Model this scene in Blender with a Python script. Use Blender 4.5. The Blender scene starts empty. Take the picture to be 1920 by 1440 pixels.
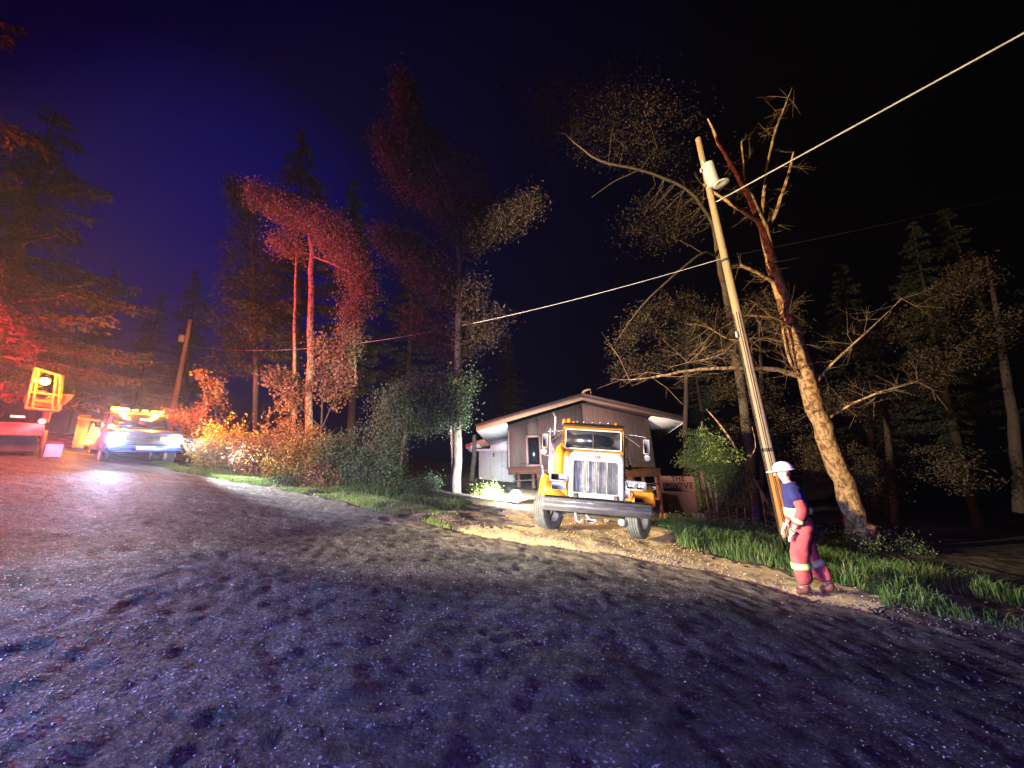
import bpy, math, random
import numpy as np
from mathutils import Vector, Matrix, Euler
C = bpy.context.scene.collection
RAD = math.radians
# ------------------------------------------------------------------ camera
F = 700.0 / 1920.0
PITCH, ROLL = RAD(13.0), RAD(2.0)
fwd = np.array([0, math.cos(PITCH), math.sin(PITCH)])
up0 = np.array([0, -math.sin(PITCH), math.cos(PITCH)])
rt0 = np.array([1.0, 0, 0])
RT = rt0 * math.cos(ROLL) - up0 * math.sin(ROLL)
UP = up0 * math.cos(ROLL) + rt0 * math.sin(ROLL)
CAM = np.array([0, 0, 1.6])
cd = bpy.data.cameras.new('camera'); cam = bpy.data.objects.new('camera', cd); C.objects.link(cam)
cd.sensor_width = 36; cd.lens = 36 * F; cd.clip_start = 0.05; cd.clip_end = 1000
m = Matrix((( RT[0], UP[0], -fwd[0], CAM[0]), (RT[1], UP[1], -fwd[1], CAM[1]), (RT[2], UP[2], -fwd[2], CAM[2]), (0, 0, 0, 1)))
cam.matrix_world = m
bpy.context.scene.camera = cam
sc = bpy.context.scene
sc.render.engine = 'CYCLES'
sc.view_settings.view_transform = 'Standard'; sc.view_settings.look = 'None'
sc.view_settings.exposure = 0.0; sc.view_settings.gamma = 1
sc.cycles.use_denoising = True
sc.cycles.max_bounces = 5; sc.cycles.diffuse_bounces = 2; sc.cycles.glossy_bounces = 2
sc.cycles.transmission_bounces = 4; sc.cycles.transparent_max_bounces = 8; sc.cycles.volume_bounces = 0
sc.cycles.sample_clamp_indirect = 3
sc.cycles.caustics_reflective = False; sc.cycles.caustics_refractive = False
# ------------------------------------------------------------------ night sky
W = bpy.data.worlds.new('World'); sc.world = W; W.use_nodes = True
wn, wl = W.node_tree.nodes, W.node_tree.links
bg = wn['Background']
tc = wn.new('ShaderNodeTexCoord')
dt = wn.new('ShaderNodeVectorMath'); dt.operation = 'DOT_PRODUCT'
dv = Vector((-0.56, 0.68, 0.46)).normalized(); dt.inputs[1].default_value = dv
wl.new(tc.outputs['Generated'], dt.inputs[0])
cr = wn.new('ShaderNodeValToRGB'); wl.new(dt.outputs['Value'], cr.inputs[0])
e = cr.color_ramp.elements
e[0].position = 0.45; e[0].color = (0.0000, 0.0000, 0.0006, 1)
e[1].position = 1.0; e[1].color = (0.0003, 0.0001, 0.10, 1)
x = e.new(0.78); x.color = (0.0002, 0.0002, 0.009, 1)
x = e.new(0.94); x.color = (0.0001, 0.0001, 0.018, 1)
wl.new(cr.outputs[0], bg.inputs[0]); bg.inputs[1].default_value = 1.0
# ------------------------------------------------------------------ emergency and vehicle lamps out of the frame
def lamp(name, kind, loc, energy, color, target=None, angle=60, blend=0.5, radius=0.08):
    ld = bpy.data.lights.new(name, kind); ld.energy = energy; ld.color = color
    ld.shadow_soft_size = radius
    if kind == 'SPOT': ld.spot_size = RAD(angle); ld.spot_blend = blend
    o = bpy.data.objects.new(name, ld); C.objects.link(o); o.location = loc
    if target is not None:
        o.rotation_euler = (Vector(target) - Vector(loc)).to_track_quat('-Z', 'Y').to_euler()
    return o
# headlights of unseen vehicles inferred behind and left, positions chosen for the light
lamp('headlight_beam', 'SPOT', (-9.0, 2.0, 2.75), 37000, (1.0, 0.76, 0.40), (8.4, 12.1, 6.5), 60, 0.35, 0.12)
lamp('headlight_beam', 'SPOT', (-2.6, -5.4, 2.0), 9000, (0.95, 0.95, 0.95), (2.8, 13.7, 3.6), 30, 0.35, 0.12)
lamp('headlight_beam', 'SPOT', (-3.8, -5.6, 2.2), 22000, (1.0, 0.95, 0.80), (-8.4, 13.5, 2.4), 34, 0.5, 0.12)
lamp('added_road_flood', 'SPOT', (-8.6, 1.2, 2.0), 8500, (0.30, 0.52, 1.0), (0.2, 5.0, 0.2), 56, 0.9, 0.10)  # unseen cool lamp added to rake the road with blue
# red and blue beacons of unseen emergency vehicles, inferred and set at several spots
lamp('red_beacon', 'POINT', (-19.5, 10.5, 4.8), 2200, (1.0, 0.005, 0.03), None, radius=0.15)
lamp('red_beacon', 'SPOT', (-19.5, 10.5, 4.9), 9000, (1.0, 0.005, 0.03), (-15, 20, 11), 150, 0.5, 0.15)
lamp('red_beacon', 'SPOT', (-9.0, 0.0, 4.2), 10500, (1.0, 0.13, 0.04), (-8.6, 17, 8.0), 50, 0.9, 0.15)
lamp('blue_beacon', 'SPOT', (-10.0, 0.0, 4.2), 7000, (0.16, 0.10, 1.0), (-7, 17, 6.0), 95, 0.8, 0.15)
lamp('blue_beacon', 'SPOT', (-3.6, -3.0, 3.6), 5000, (0.28, 0.16, 1.0), (-1.6, 3.5, 0.2), 100, 0.9, 0.15)
lamp('red_beacon', 'POINT', (-5.5, -1.0, 3.3), 90, (1.0, 0.05, 0.12), None, radius=0.15)

# ------------------------------------------------------------------ pixel helpers (pixels of the 1920x1440 photograph)
def ray(px, py): return fwd + RT * (px - 960) / 700.0 + UP * (720 - py) / 700.0
def at(px, py, t): return CAM + ray(px, py) * t
def proj(p):
    q = np.asarray(p, float) - CAM; d = q @ fwd
    return 960 + 700 * (q @ RT) / d, 720 - 700 * (q @ UP) / d
# ------------------------------------------------------------------ noise and terrain
_rs = np.random.RandomState(5); _tab = _rs.rand(256, 256)
def vnoise(x, y):
    x = np.asarray(x, float); y = np.asarray(y, float)
    xi = np.floor(x).astype(int); yi = np.floor(y).astype(int); fx = x - xi; fy = y - yi
    fx = fx * fx * (3 - 2 * fx); fy = fy * fy * (3 - 2 * fy)
    a = _tab[xi % 256, yi % 256]; b = _tab[(xi + 1) % 256, yi % 256]; c = _tab[xi % 256, (yi + 1) % 256]; d = _tab[(xi + 1) % 256, (yi + 1) % 256]
    return (a * (1 - fx) + b * fx) * (1 - fy) + (c * (1 - fx) + d * fx) * fy
def fbm(x, y, o=4):
    s = 0; a = 0.5
    for k in range(o): s = s + a * (vnoise(x * 2 ** k + 17 * k, y * 2 ** k + 31 * k) - 0.5); a *= 0.5
    return s * 2
def sstep(a, b, v):
    t = np.clip((np.asarray(v, float) - a) / (b - a), 0, 1); return t * t * (3 - 2 * t)
def G(x, y):
    x = np.asarray(x, float); y = np.asarray(y, float)
    xn = np.clip(x, -24, 30)
    yn = np.clip(y, -12, 45)
    return -0.106 * xn + 0.036 * yn + np.where(xn < 0, 0.0022 * xn * xn, 0)
def NS(x, y): return 0.425 * np.asarray(x, float) + 0.905 * np.asarray(y, float), -0.905 * np.asarray(x, float) + 0.425 * np.asarray(y, float)
_ex = [-14, -3.0, -1.2, 0.6, 1.3, 4.0, 9.7, 15.6, 40]; _en = [5.9, 6.45, 6.75, 7.35, 7.25, 6.75, 7.75, 6.9, 6.5]
def edge(s): return np.interp(s, _ex, _en)
def T(x, y):
    n, s = NS(x, y); e_ = edge(s)
    off = sstep(-0.05, 0.35, n - e_); off2 = sstep(0.1, 0.5, -2.6 - n)
    z = G(x, y) - 0.07 * (1 - np.maximum(off, off2))
    fine = (sstep(-14, -12.5, x) * (1 - sstep(13.5, 15, x)) * sstep(3.5, 4.5, y) * (1 - sstep(18.5, 20, y)))
    z = z + off * fbm(x * 0.35, y * 0.35) * 0.12
    rut = fbm(s * 0.55, n * 2.6, 4) * 0.13 + np.abs(fbm(s * .9 + 9, n * 4.2, 3)) * 0.08
    rm = np.exp(-((x + 1.6) / 3.2) ** 2 - ((y - 10.2) / 2.2) ** 2)
    z = z + off * fine * (rut * rm + fbm(x * 4, y * 4, 3) * 0.035)
    # ditch and falling wood floor right of the drive
    z = z - 0.35 * sstep(2.0, 4.5, n - e_) * sstep(5.5, 8, x)
    return z
def H(x, y): return float(T(x, y))
def hit(px, py):
    r = ray(px, py); t = 1.0
    while t < 80:
        p = CAM + r * t
        if p[2] < G(p[0], p[1]): break
        t += 0.02
    return p
# ------------------------------------------------------------------ mesh builder
class MB:
    def __init__(s): s.v = []; s.f = {}; s.n = 0
    def add(s, verts, faces):
        verts = np.asarray(verts, float).reshape(-1, 3)
        if isinstance(faces, np.ndarray):
            s.f.setdefault(faces.shape[1], []).append(faces + s.n)
        else:
            d = {}
            for f in faces: d.setdefault(len(f), []).append(f)
            for k, l in d.items(): s.f.setdefault(k, []).append(np.array(l) + s.n)
        s.v.append(verts); s.n += len(verts)
        return s
    def box(s, c, size, rot=None, bev=0.0):
        hx, hy, hz = [q / 2 for q in size]
        if bev > 0:
            bm = []
            b = min(bev, hx * .9, hy * .9, hz * .9)
            for sx in (-1, 1):
                for sy in (-1, 1):
                    for sz in (-1, 1):
                        bm += [(sx * hx, sy * (hy - b), sz * (hz - b)), (sx * (hx - b), sy * hy, sz * (hz - b)), (sx * (hx - b), sy * (hy - b), sz * hz)]
            V = np.array(bm)
            def idx(i, j, k, a): return ((i * 2 + j) * 2 + k) * 3 + a
            Fq = []
            for i in (0, 1):
                q = [idx(i, 0, 0, 0), idx(i, 1, 0, 0), idx(i, 1, 1, 0), idx(i, 0, 1, 0)]; Fq.append(q if i else q[::-1])
                q = [idx(0, i, 0, 1), idx(1, i, 0, 1), idx(1, i, 1, 1), idx(0, i, 1, 1)]; Fq.append(q[::-1] if i else q)
                q = [idx(0, 0, i, 2), idx(1, 0, i, 2), idx(1, 1, i, 2), idx(0, 1, i, 2)]; Fq.append(q if i else q[::-1])
            for i in (0, 1):
                for j in (0, 1):
                    Fq.append([idx(i, j, 0, 0), idx(i, j, 1, 0), idx(i, j, 1, 1), idx(i, j, 0, 1)])
                    Fq.append([idx(i, 0, j, 0), idx(i, 1, j, 0), idx(i, 1, j, 2), idx(i, 0, j, 2)])
                    Fq.append([idx(0, i, j, 1), idx(1, i, j, 1), idx(1, i, j, 2), idx(0, i, j, 2)])
            for i in (0, 1):
                for j in (0, 1):
                    for k in (0, 1): Fq.append([idx(i, j, k, 0), idx(i, j, k, 1), idx(i, j, k, 2)])
        else:
            V = np.array([(sx * hx, sy * hy, sz * hz) for sx in (-1, 1) for sy in (-1, 1) for sz in (-1, 1)])
            Fq = [(0, 1, 3, 2), (4, 6, 7, 5), (0, 4, 5, 1), (2, 3, 7, 6), (0, 2, 6, 4), (1, 5, 7, 3)]
        if rot is not None: V = V @ np.array(Euler(rot).to_matrix()).T
        return s.add(V + np.array(c), Fq)
    def hexa(s, b, t):       # bottom four corners, top four corners (any prism-like hexahedron)
        return s.add(list(b) + list(t), [(3, 2, 1, 0), (4, 5, 6, 7), (0, 1, 5, 4), (1, 2, 6, 5), (2, 3, 7, 6), (3, 0, 4, 7)])
    def tube(s, pts, rad, n=8, cap=True, wob=0.0, seed=0):
        P = np.asarray(pts, float); m = len(P)
        R = np.full(m, rad, float) if np.isscalar(rad) else np.asarray(rad, float)
        Tn = np.gradient(P, axis=0); Tn /= np.linalg.norm(Tn, axis=1)[:, None] + 1e-9
        a = np.array([0, 0, 1.0]) if abs(Tn[0][2]) < .9 else np.array([1.0, 0, 0])
        U = np.zeros_like(P); u = np.cross(Tn[0], a); u /= np.linalg.norm(u)
        for i in range(m):
            u = u - Tn[i] * (u @ Tn[i]); u /= np.linalg.norm(u) + 1e-9; U[i] = u
        V = np.cross(Tn, U)
        th = np.arange(n) * 2 * np.pi / n
        rr = R[:, None] * np.ones((1, n))
        if wob: rr = rr * (1 + wob * (np.random.RandomState(seed).rand(m, n) - .5))
        ring = P[:, None] + rr[..., None] * (np.cos(th)[None, :, None] * U[:, None] + np.sin(th)[None, :, None] * V[:, None])
        i, j = np.meshgrid(np.arange(m - 1), np.arange(n), indexing='ij'); j2 = (j + 1) % n
        q = np.stack([i * n + j, i * n + j2, (i + 1) * n + j2, (i + 1) * n + j], -1).reshape(-1, 4)
        s.add(ring.reshape(-1, 3), q)
        if cap:
            s.add(ring[0], [tuple(range(n))[::-1]]); s.add(ring[-1], [tuple(range(n))])
        return s
    def lathe(s, prof, c, axis='x', n=28, caps=False):   # prof: list of (along, radius)
        pr = np.array(prof, float); th = np.arange(n) * 2 * np.pi / n
        A = pr[:, 0][:, None] * np.ones((1, n)); X = pr[:, 1][:, None] * np.cos(th); Y = pr[:, 1][:, None] * np.sin(th)
        V = {'x': np.stack([A, X, Y], -1), 'y': np.stack([Y, A, X], -1), 'z': np.stack([X, Y, A], -1)}[axis]
        m = len(pr); i, j = np.meshgrid(np.arange(m - 1), np.arange(n), indexing='ij'); j2 = (j + 1) % n
        q = np.stack([i * n + j, i * n + j2, (i + 1) * n + j2, (i + 1) * n + j], -1).reshape(-1, 4)
        s.add(V.reshape(-1, 3) + np.array(c), q)
        if caps:
            s.add(V[0] + np.array(c), [tuple(range(n))[::-1]]); s.add(V[-1] + np.array(c), [tuple(range(n))])
        return s
    def build(s, name, mat, parent=None, smooth=False, kind=None, label=None):
        me = bpy.data.meshes.new(name)
        V = np.concatenate(s.v) if s.v else np.zeros((0, 3))
        me.vertices.add(len(V)); me.vertices.foreach_set('co', V.ravel())
        loops = []; tot = []
        for k, l in s.f.items():
            a = np.concatenate(l); loops.append(a.ravel()); tot.append(np.full(len(a), k))
        lp = np.concatenate(loops); tt = np.concatenate(tot); st = np.concatenate([[0], np.cumsum(tt)[:-1]])
        me.loops.add(len(lp)); me.loops.foreach_set('vertex_index', lp.astype(np.int32))
        me.polygons.add(len(tt)); me.polygons.foreach_set('loop_start', st.astype(np.int32)); me.polygons.foreach_set('loop_total', tt.astype(np.int32))
        if smooth: me.polygons.foreach_set('use_smooth', np.ones(len(tt), bool))
        me.update(calc_edges=True); me.validate()
        me.materials.append(mat)
        o = bpy.data.objects.new(name, me); C.objects.link(o)
        if parent is not None: o.parent = parent
        if kind: o['kind'] = kind
        if label: o['label'] = label
        return o
def empty(name, loc, label, cat, group=None, mat=None):
    o = bpy.data.objects.new(name, None); C.objects.link(o); o.empty_display_size = 0.3
    if mat is not None: o.matrix_world = mat
    else: o.location = loc
    return tag(o, label, cat, group)
def tag(o, label, cat, group=None):
    o['label'] = label; o['category'] = cat
    if group: o['group'] = group
    return o
def frame(origin, yaw, pitch, roll):    # local x to the right, y away, z up
    y = np.array([math.sin(yaw) * math.cos(pitch), math.cos(yaw) * math.cos(pitch), math.sin(pitch)])
    x0 = np.cross(y, [0, 0, 1]); x0 /= np.linalg.norm(x0); z0 = np.cross(x0, y)
    x = x0 * math.cos(roll) - z0 * math.sin(roll); z = np.cross(x, y)
    return Matrix(((x[0], y[0], z[0], origin[0]), (x[1], y[1], z[1], origin[1]), (x[2], y[2], z[2], origin[2]), (0, 0, 0, 1)))
# ------------------------------------------------------------------ materials
def mat(name, col, rough=0.7, metal=0.0, col2=None, nscale=6.0, bump=0.0, bscale=30.0, stretch=None, spec=0.5, emit=None, estr=0.0, contrast=(0.35, 0.65), island=0.0, trans=0.0, detail=6):
    M = bpy.data.materials.new(name); M.use_nodes = True
    n, l = M.node_tree.nodes, M.node_tree.links; b = n['Principled BSDF']
    b.inputs['Base Color'].default_value = (*col, 1); b.inputs['Roughness'].default_value = rough
    b.inputs['Metallic'].default_value = metal; b.inputs['Specular IOR Level'].default_value = spec
    tcn = n.new('ShaderNodeTexCoord'); mp = n.new('ShaderNodeMapping'); l.new(tcn.outputs['Object'], mp.inputs[0])
    if stretch: mp.inputs['Scale'].default_value = stretch
    last = None
    if col2 is not None:
        nz = n.new('ShaderNodeTexNoise'); nz.inputs['Scale'].default_value = nscale; nz.inputs['Detail'].default_value = detail; nz.inputs['Roughness'].default_value = 0.65
        l.new(mp.outputs[0], nz.inputs['Vector'])
        r = n.new('ShaderNodeValToRGB'); r.color_ramp.elements[0].position = contrast[0]; r.color_ramp.elements[1].position = contrast[1]
        r.color_ramp.elements[0].color = (*col, 1); r.color_ramp.elements[1].color = (*col2, 1)
        l.new(nz.outputs['Fac'], r.inputs[0]); last = r.outputs[0]
        l.new(last, b.inputs['Base Color'])
    if island:
        g = n.new('ShaderNodeNewGeometry'); hs = n.new('ShaderNodeHueSaturation')
        mr = n.new('ShaderNodeMapRange'); mr.inputs[3].default_value = 1 - island; mr.inputs[4].default_value = 1 + island
        l.new(g.outputs['Random Per Island'], mr.inputs[0]); l.new(mr.outputs[0], hs.inputs['Value'])
        mr2 = n.new('ShaderNodeMapRange'); mr2.inputs[3].default_value = 0.47; mr2.inputs[4].default_value = 0.53
        l.new(g.outputs['Random Per Island'], mr2.inputs[0]); l.new(mr2.outputs[0], hs.inputs['Hue'])
        if last is not None: l.new(last, hs.inputs['Color'])
        else: hs.inputs['Color'].default_value = (*col, 1)
        l.new(hs.outputs[0], b.inputs['Base Color']); last = hs.outputs[0]
    if bump:
        nb = n.new('ShaderNodeTexNoise'); nb.inputs['Scale'].default_value = bscale; nb.inputs['Detail'].default_value = 5
        l.new(mp.outputs[0], nb.inputs['Vector']); bp = n.new('ShaderNodeBump'); bp.inputs['Strength'].default_value = min(1, bump); bp.inputs['Distance'].default_value = 0.03
        l.new(nb.outputs['Fac'], bp.inputs['Height']); l.new(bp.outputs[0], b.inputs['Normal'])
    if trans:
        tr = n.new('ShaderNodeBsdfTranslucent'); mx = n.new('ShaderNodeMixShader'); mx.inputs[0].default_value = trans
        if last is not None: l.new(last, tr.inputs[0])
        else: tr.inputs[0].default_value = (*col, 1)
        l.new(b.outputs[0], mx.inputs[1]); l.new(tr.outputs[0], mx.inputs[2]); l.new(mx.outputs[0], n['Material Output'].inputs[0])
    if emit:
        b.inputs['Emission Color'].default_value = (*emit, 1); b.inputs['Emission Strength'].default_value = estr
    return M
# ------------------------------------------------------------------ ground, road and drive
def ground_mat():
    M = mat('soil', (0.030, 0.022, 0.014), 0.95, col2=(0.30, 0.245, 0.16), nscale=2.2, bump=0.9, bscale=14, contrast=(0.44, 0.68))
    return M
def asphalt_mat():
    M = bpy.data.materials.new('asphalt'); M.use_nodes = True
    n, l = M.node_tree.nodes, M.node_tree.links; b = n['Principled BSDF']
    tcn = n.new('ShaderNodeTexCoord')
    vo = n.new('ShaderNodeTexVoronoi'); vo.inputs['Scale'].default_value = 66; l.new(tcn.outputs['Object'], vo.inputs['Vector'])
    big = n.new('ShaderNodeTexNoise'); big.inputs['Scale'].default_value = 0.9; big.inputs['Detail'].default_value = 7; big.inputs['Roughness'].default_value = 0.78; mpb = n.new('ShaderNodeMapping'); mpb.inputs['Rotation'].default_value = (0, 0, RAD(25)); mpb.inputs['Scale'].default_value = (.55, 1.9, 1); l.new(tcn.outputs['Object'], mpb.inputs[0]); l.new(mpb.outputs[0], big.inputs['Vector'])
    mid = n.new('ShaderNodeTexNoise'); mid.inputs['Scale'].default_value = 5; mid.inputs['Detail'].default_value = 9; mid.inputs['Roughness'].default_value = 0.72; l.new(tcn.outputs['Object'], mid.inputs['Vector'])
    r = n.new('ShaderNodeValToRGB'); l.new(big.outputs['Fac'], r.inputs[0])
    r.color_ramp.elements[0].position = 0.40; r.color_ramp.elements[0].color = (0.034, 0.034, 0.037, 1)
    r.color_ramp.elements[1].position = 0.60; r.color_ramp.elements[1].color = (0.15, 0.148, 0.145, 1)
    sep = n.new('ShaderNodeSeparateColor'); l.new(vo.outputs['Color'], sep.inputs[0])
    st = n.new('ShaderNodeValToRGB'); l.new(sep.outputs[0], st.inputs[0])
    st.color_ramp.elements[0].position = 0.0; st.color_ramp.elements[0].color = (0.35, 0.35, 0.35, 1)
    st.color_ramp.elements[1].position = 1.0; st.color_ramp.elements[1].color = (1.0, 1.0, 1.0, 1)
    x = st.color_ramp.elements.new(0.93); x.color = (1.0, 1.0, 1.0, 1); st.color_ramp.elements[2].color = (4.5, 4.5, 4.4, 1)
    mx = n.new('ShaderNodeMix'); mx.data_type = 'RGBA'; mx.blend_type = 'MULTIPLY'; mx.inputs[0].default_value = 1
    l.new(r.outputs[0], mx.inputs[6]); l.new(st.outputs[0], mx.inputs[7])
    # cracks and tarred seams
    vc = n.new('ShaderNodeTexVoronoi'); vc.feature = 'DISTANCE_TO_EDGE'; vc.inputs['Scale'].default_value = .75
    wz = n.new('ShaderNodeTexNoise'); wz.inputs['Scale'].default_value = 2.2; wz.inputs['Detail'].default_value = 5; l.new(tcn.outputs['Object'], wz.inputs['Vector'])
    wa = n.new('ShaderNodeVectorMath'); wa.operation = 'MULTIPLY_ADD'; wa.inputs[1].default_value = (.9, .9, .9); l.new(wz.outputs['Color'], wa.inputs[0]); l.new(tcn.outputs['Object'], wa.inputs[2]); l.new(wa.outputs[0], vc.inputs['Vector'])
    ck = n.new('ShaderNodeMapRange'); ck.inputs[1].default_value = 0.0; ck.inputs[2].default_value = .022; ck.inputs[3].default_value = .35; ck.inputs[4].default_value = 1.0; l.new(vc.outputs['Distance'], ck.inputs[0])
    mk = n.new('ShaderNodeMix'); mk.data_type = 'RGBA'; mk.blend_type = 'MULTIPLY'; mk.inputs[0].default_value = .8; l.new(mx.outputs[2], mk.inputs[6]); l.new(ck.outputs[0], mk.inputs[7]); mx = mk
    # dirt carried onto the shoulder of the road
    dn = n.new('ShaderNodeVectorMath'); dn.operation = 'DOT_PRODUCT'; dn.inputs[1].default_value = (.425, .905, 0); l.new(tcn.outputs['Object'], dn.inputs[0])
    mpd = n.new('ShaderNodeMapping'); mpd.inputs['Rotation'].default_value = (0, 0, RAD(25)); mpd.inputs['Scale'].default_value = (.35, 1.6, 1); l.new(tcn.outputs['Object'], mpd.inputs[0])
    dz = n.new('ShaderNodeTexNoise'); dz.inputs['Scale'].default_value = 1.3; dz.inputs['Detail'].default_value = 9; dz.inputs['Roughness'].default_value = .75; l.new(mpd.outputs[0], dz.inputs['Vector'])
    ma = n.new('ShaderNodeMath'); ma.operation = 'MULTIPLY_ADD'; ma.inputs[1].default_value = 6.5; l.new(dz.outputs['Fac'], ma.inputs[0]); l.new(dn.outputs['Value'], ma.inputs[2])
    dr = n.new('ShaderNodeMapRange'); dr.inputs[1].default_value = 8.7; dr.inputs[2].default_value = 10.6; dr.inputs[4].default_value = .95; l.new(ma.outputs[0], dr.inputs[0])
    dm_ = n.new('ShaderNodeMix'); dm_.data_type = 'RGBA'; l.new(dr.outputs[0], dm_.inputs[0]); l.new(mx.outputs[2], dm_.inputs[6]); dm_.inputs[7].default_value = (.36, .31, .22, 1)
    l.new(dm_.outputs[2], b.inputs['Base Color'])
    rr = n.new('ShaderNodeMapRange'); rr.inputs[3].default_value = 0.48; rr.inputs[4].default_value = 0.85; b.inputs['Specular IOR Level'].default_value = 0.22; l.new(sep.outputs[1], rr.inputs[0]); l.new(rr.outputs[0], b.inputs['Roughness'])
    b1 = n.new('ShaderNodeBump'); b1.inputs['Strength'].default_value = 0.9; b1.inputs['Distance'].default_value = 0.012; l.new(vo.outputs['Distance'], b1.inputs['Height']); b1.invert = True
    b2 = n.new('ShaderNodeBump'); b2.inputs['Strength'].default_value = 1.0; b2.inputs['Distance'].default_value = 0.22; l.new(mid.outputs['Fac'], b2.inputs['Height']); l.new(b1.outputs[0], b2.inputs['Normal'])
    l.new(b2.outputs[0], b.inputs['Normal'])
    return M
M_soil = ground_mat(); M_asph = asphalt_mat()
M_gravel = mat('gravel', (0.36, 0.28, 0.13), 0.9, col2=(0.72, 0.56, 0.27), nscale=9, bump=.35, bscale=60, contrast=(0.3, 0.7), detail=10)
def grid(xs, ys, zf):
    X, Y = np.meshgrid(xs, ys, indexing='ij'); Z = zf(X, Y)
    m, k = X.shape; i, j = np.meshgrid(np.arange(m - 1), np.arange(k - 1), indexing='ij')
    q = np.stack([i * k + j, (i + 1) * k + j, (i + 1) * k + j + 1, i * k + j + 1], -1).reshape(-1, 4)
    return np.stack([X, Y, Z], -1).reshape(-1, 3), q
V, Q = grid(np.arange(-14, 15.01, 0.1), np.arange(3.5, 20.01, 0.1), T)
cx, cy = V[Q].mean(1)[:, 0], V[Q].mean(1)[:, 1]
def drive_mask(x, y):
    n, s = NS(x, y); e_ = n - edge(s); w = fbm(x * .8, y * .8, 4)
    shoulder = (e_ > -.1) & (e_ < 1.35 + w * 0.7 - 0.25 * np.maximum(0, s - 2)) & (s > -1.9 + w) & (s < 4.5)
    lane = (x > 0.1 + w * 1.0 - (y - 9) * .06) & (x < 3.55 + w * .5 + (y - 9) * .12) & (e_ > -.1) & (y < 19)
    strip = (e_ > .4 + w) & (x > -1.3 + w) & (x < 1.2) & (y > 12.4 + w) & (y < 16)
    return shoulder | lane | strip
_rj = np.random.RandomState(44); dm = drive_mask(cx + _rj.randn(len(cx)) * .10, cy + _rj.randn(len(cx)) * .10)
MB().add(V, Q[~dm]).build('ground', M_soil, smooth=True, kind='structure')
MB().add(V, Q[dm]).build('gravel_drive', M_gravel, smooth=True, kind='structure')
xs = np.concatenate([np.arange(-95, -14, 3.0), np.arange(-14, 15.1, 1.0), np.arange(18, 90, 3.0)])
ys = np.concatenate([np.arange(-30, 3.4, 1.5), [3.5], np.arange(5, 20.1, 1.5), np.arange(23, 110, 3.0)])
ys[np.isclose(ys, 20.0)] = 20.0
V, Q = grid(xs, ys, lambda x, y: T(x, y) - 0.02)
c = V[Q].mean(1); keep = ~((c[:, 0] > -14) & (c[:, 0] < 15) & (c[:, 1] > 3.5) & (c[:, 1] < 20))
MB().add(V, Q[keep]).build('forest_floor', M_soil, smooth=True, kind='structure')
ss = np.concatenate([np.arange(-22, -8, .5), np.arange(-8, -4, .1), np.arange(-4, 6, .05), np.arange(6, 16, 0.12), np.arange(16, 34, .5)]); us = np.linspace(0, 1, 210)
S_, U_ = np.meshgrid(ss, us, indexing='ij')
N_ = -2.7 + U_ * (edge(S_) + 0.26 * fbm(S_ * 1.9, S_ * 0 + 3, 4) + 2.7) 
X_ = 0.425 * N_ - 0.905 * S_; Y_ = 0.905 * N_ + 0.425 * S_
def RDZ(x, y):
    p = fbm(x * 1.3 + 7, y * 1.3, 3); return G(x, y) + 0.03 * fbm(x * 0.9, y * 0.9, 3) + 0.018 * fbm(x * 2.6, y * 2.6, 4) * (1 + 1.2 * p) + 0.024 * fbm(x * 9, y * 9, 2) + .012 * np.abs(fbm(x * 5 + 3, y * 5, 2))
Z_ = RDZ(X_, Y_) - 0.035 * (U_ > .995)
mm, kk = X_.shape; i, j = np.meshgrid(np.arange(mm - 1), np.arange(kk - 1), indexing='ij')
q = np.stack([i * kk + j, i * kk + j + 1, (i + 1) * kk + j + 1, (i + 1) * kk + j], -1).reshape(-1, 4)
MB().add(np.stack([X_, Y_, Z_], -1).reshape(-1, 3), q).build('road', M_asph, smooth=True, kind='structure')
def RZ(x, y): return float(G(x, y))
# loose stones on the asphalt and along its ragged edge
def stones(name, P, size, M, seed=0):
    r = np.random.RandomState(seed); n = len(P)
    base = np.array([(1, 0, 0), (-1, 0, 0), (0, 1, 0), (0, -1, 0), (0, 0, 1), (0, 0, -1)], float)
    F8 = np.array([(0, 2, 4), (2, 1, 4), (1, 3, 4), (3, 0, 4), (2, 0, 5), (1, 2, 5), (3, 1, 5), (0, 3, 5)])
    B = base[None] * (0.55 + .9 * r.rand(n, 6, 1)) * np.array([1, .8, .55]) * (size * (0.5 + r.rand(n) ** 2))[:, None, None]
    a = r.rand(n) * 6.283; ca, sa = np.cos(a)[:, None], np.sin(a)[:, None]
    B = np.stack([B[..., 0] * ca - B[..., 1] * sa, B[..., 0] * sa + B[..., 1] * ca, B[..., 2] + .25 * B[..., 0]], -1)
    V = (B + P[:, None]).reshape(-1, 3); Fc = (F8[None] + np.arange(n)[:, None, None] * 6).reshape(-1, 3)
    o = MB().add(V, Fc).build(name, M); return o
M_stone = mat('stone', (0.22, 0.21, 0.20), 0.38, island=0.65, spec=0.8)
r = np.random.RandomState(3)
n_ = 13000; px = r.rand(n_) ** 1.5 * 2300 - 300; dist = 1.6 + 9 * r.rand(n_) ** 1.3
X = (px - 960) / 700 * dist * .98; Y = dist
nn, s2 = NS(X, Y); ok = nn < edge(s2) - .05; X, Y = X[ok], Y[ok]
keepp = fbm(X * .7, Y * .7, 3) > r.rand(len(X)) * .5 - .35; X, Y = X[keepp], Y[keepp]
o = stones('loose_gravel', np.stack([X, Y, RDZ(X, Y) + .003], -1), 0.0085, M_stone, 1)
o['kind'] = 'stuff'
s2 = r.rand(9000) * 20 - 7; nn = edge(s2) + r.randn(9000) * .38; X = .425 * nn - .905 * s2; Y = .905 * nn + .425 * s2
o = stones('edge_gravel', np.stack([X, Y, np.maximum(T(X, Y), G(X, Y) - .05) + .012], -1), 0.014, M_stone, 2); o['kind'] = 'stuff'
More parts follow.
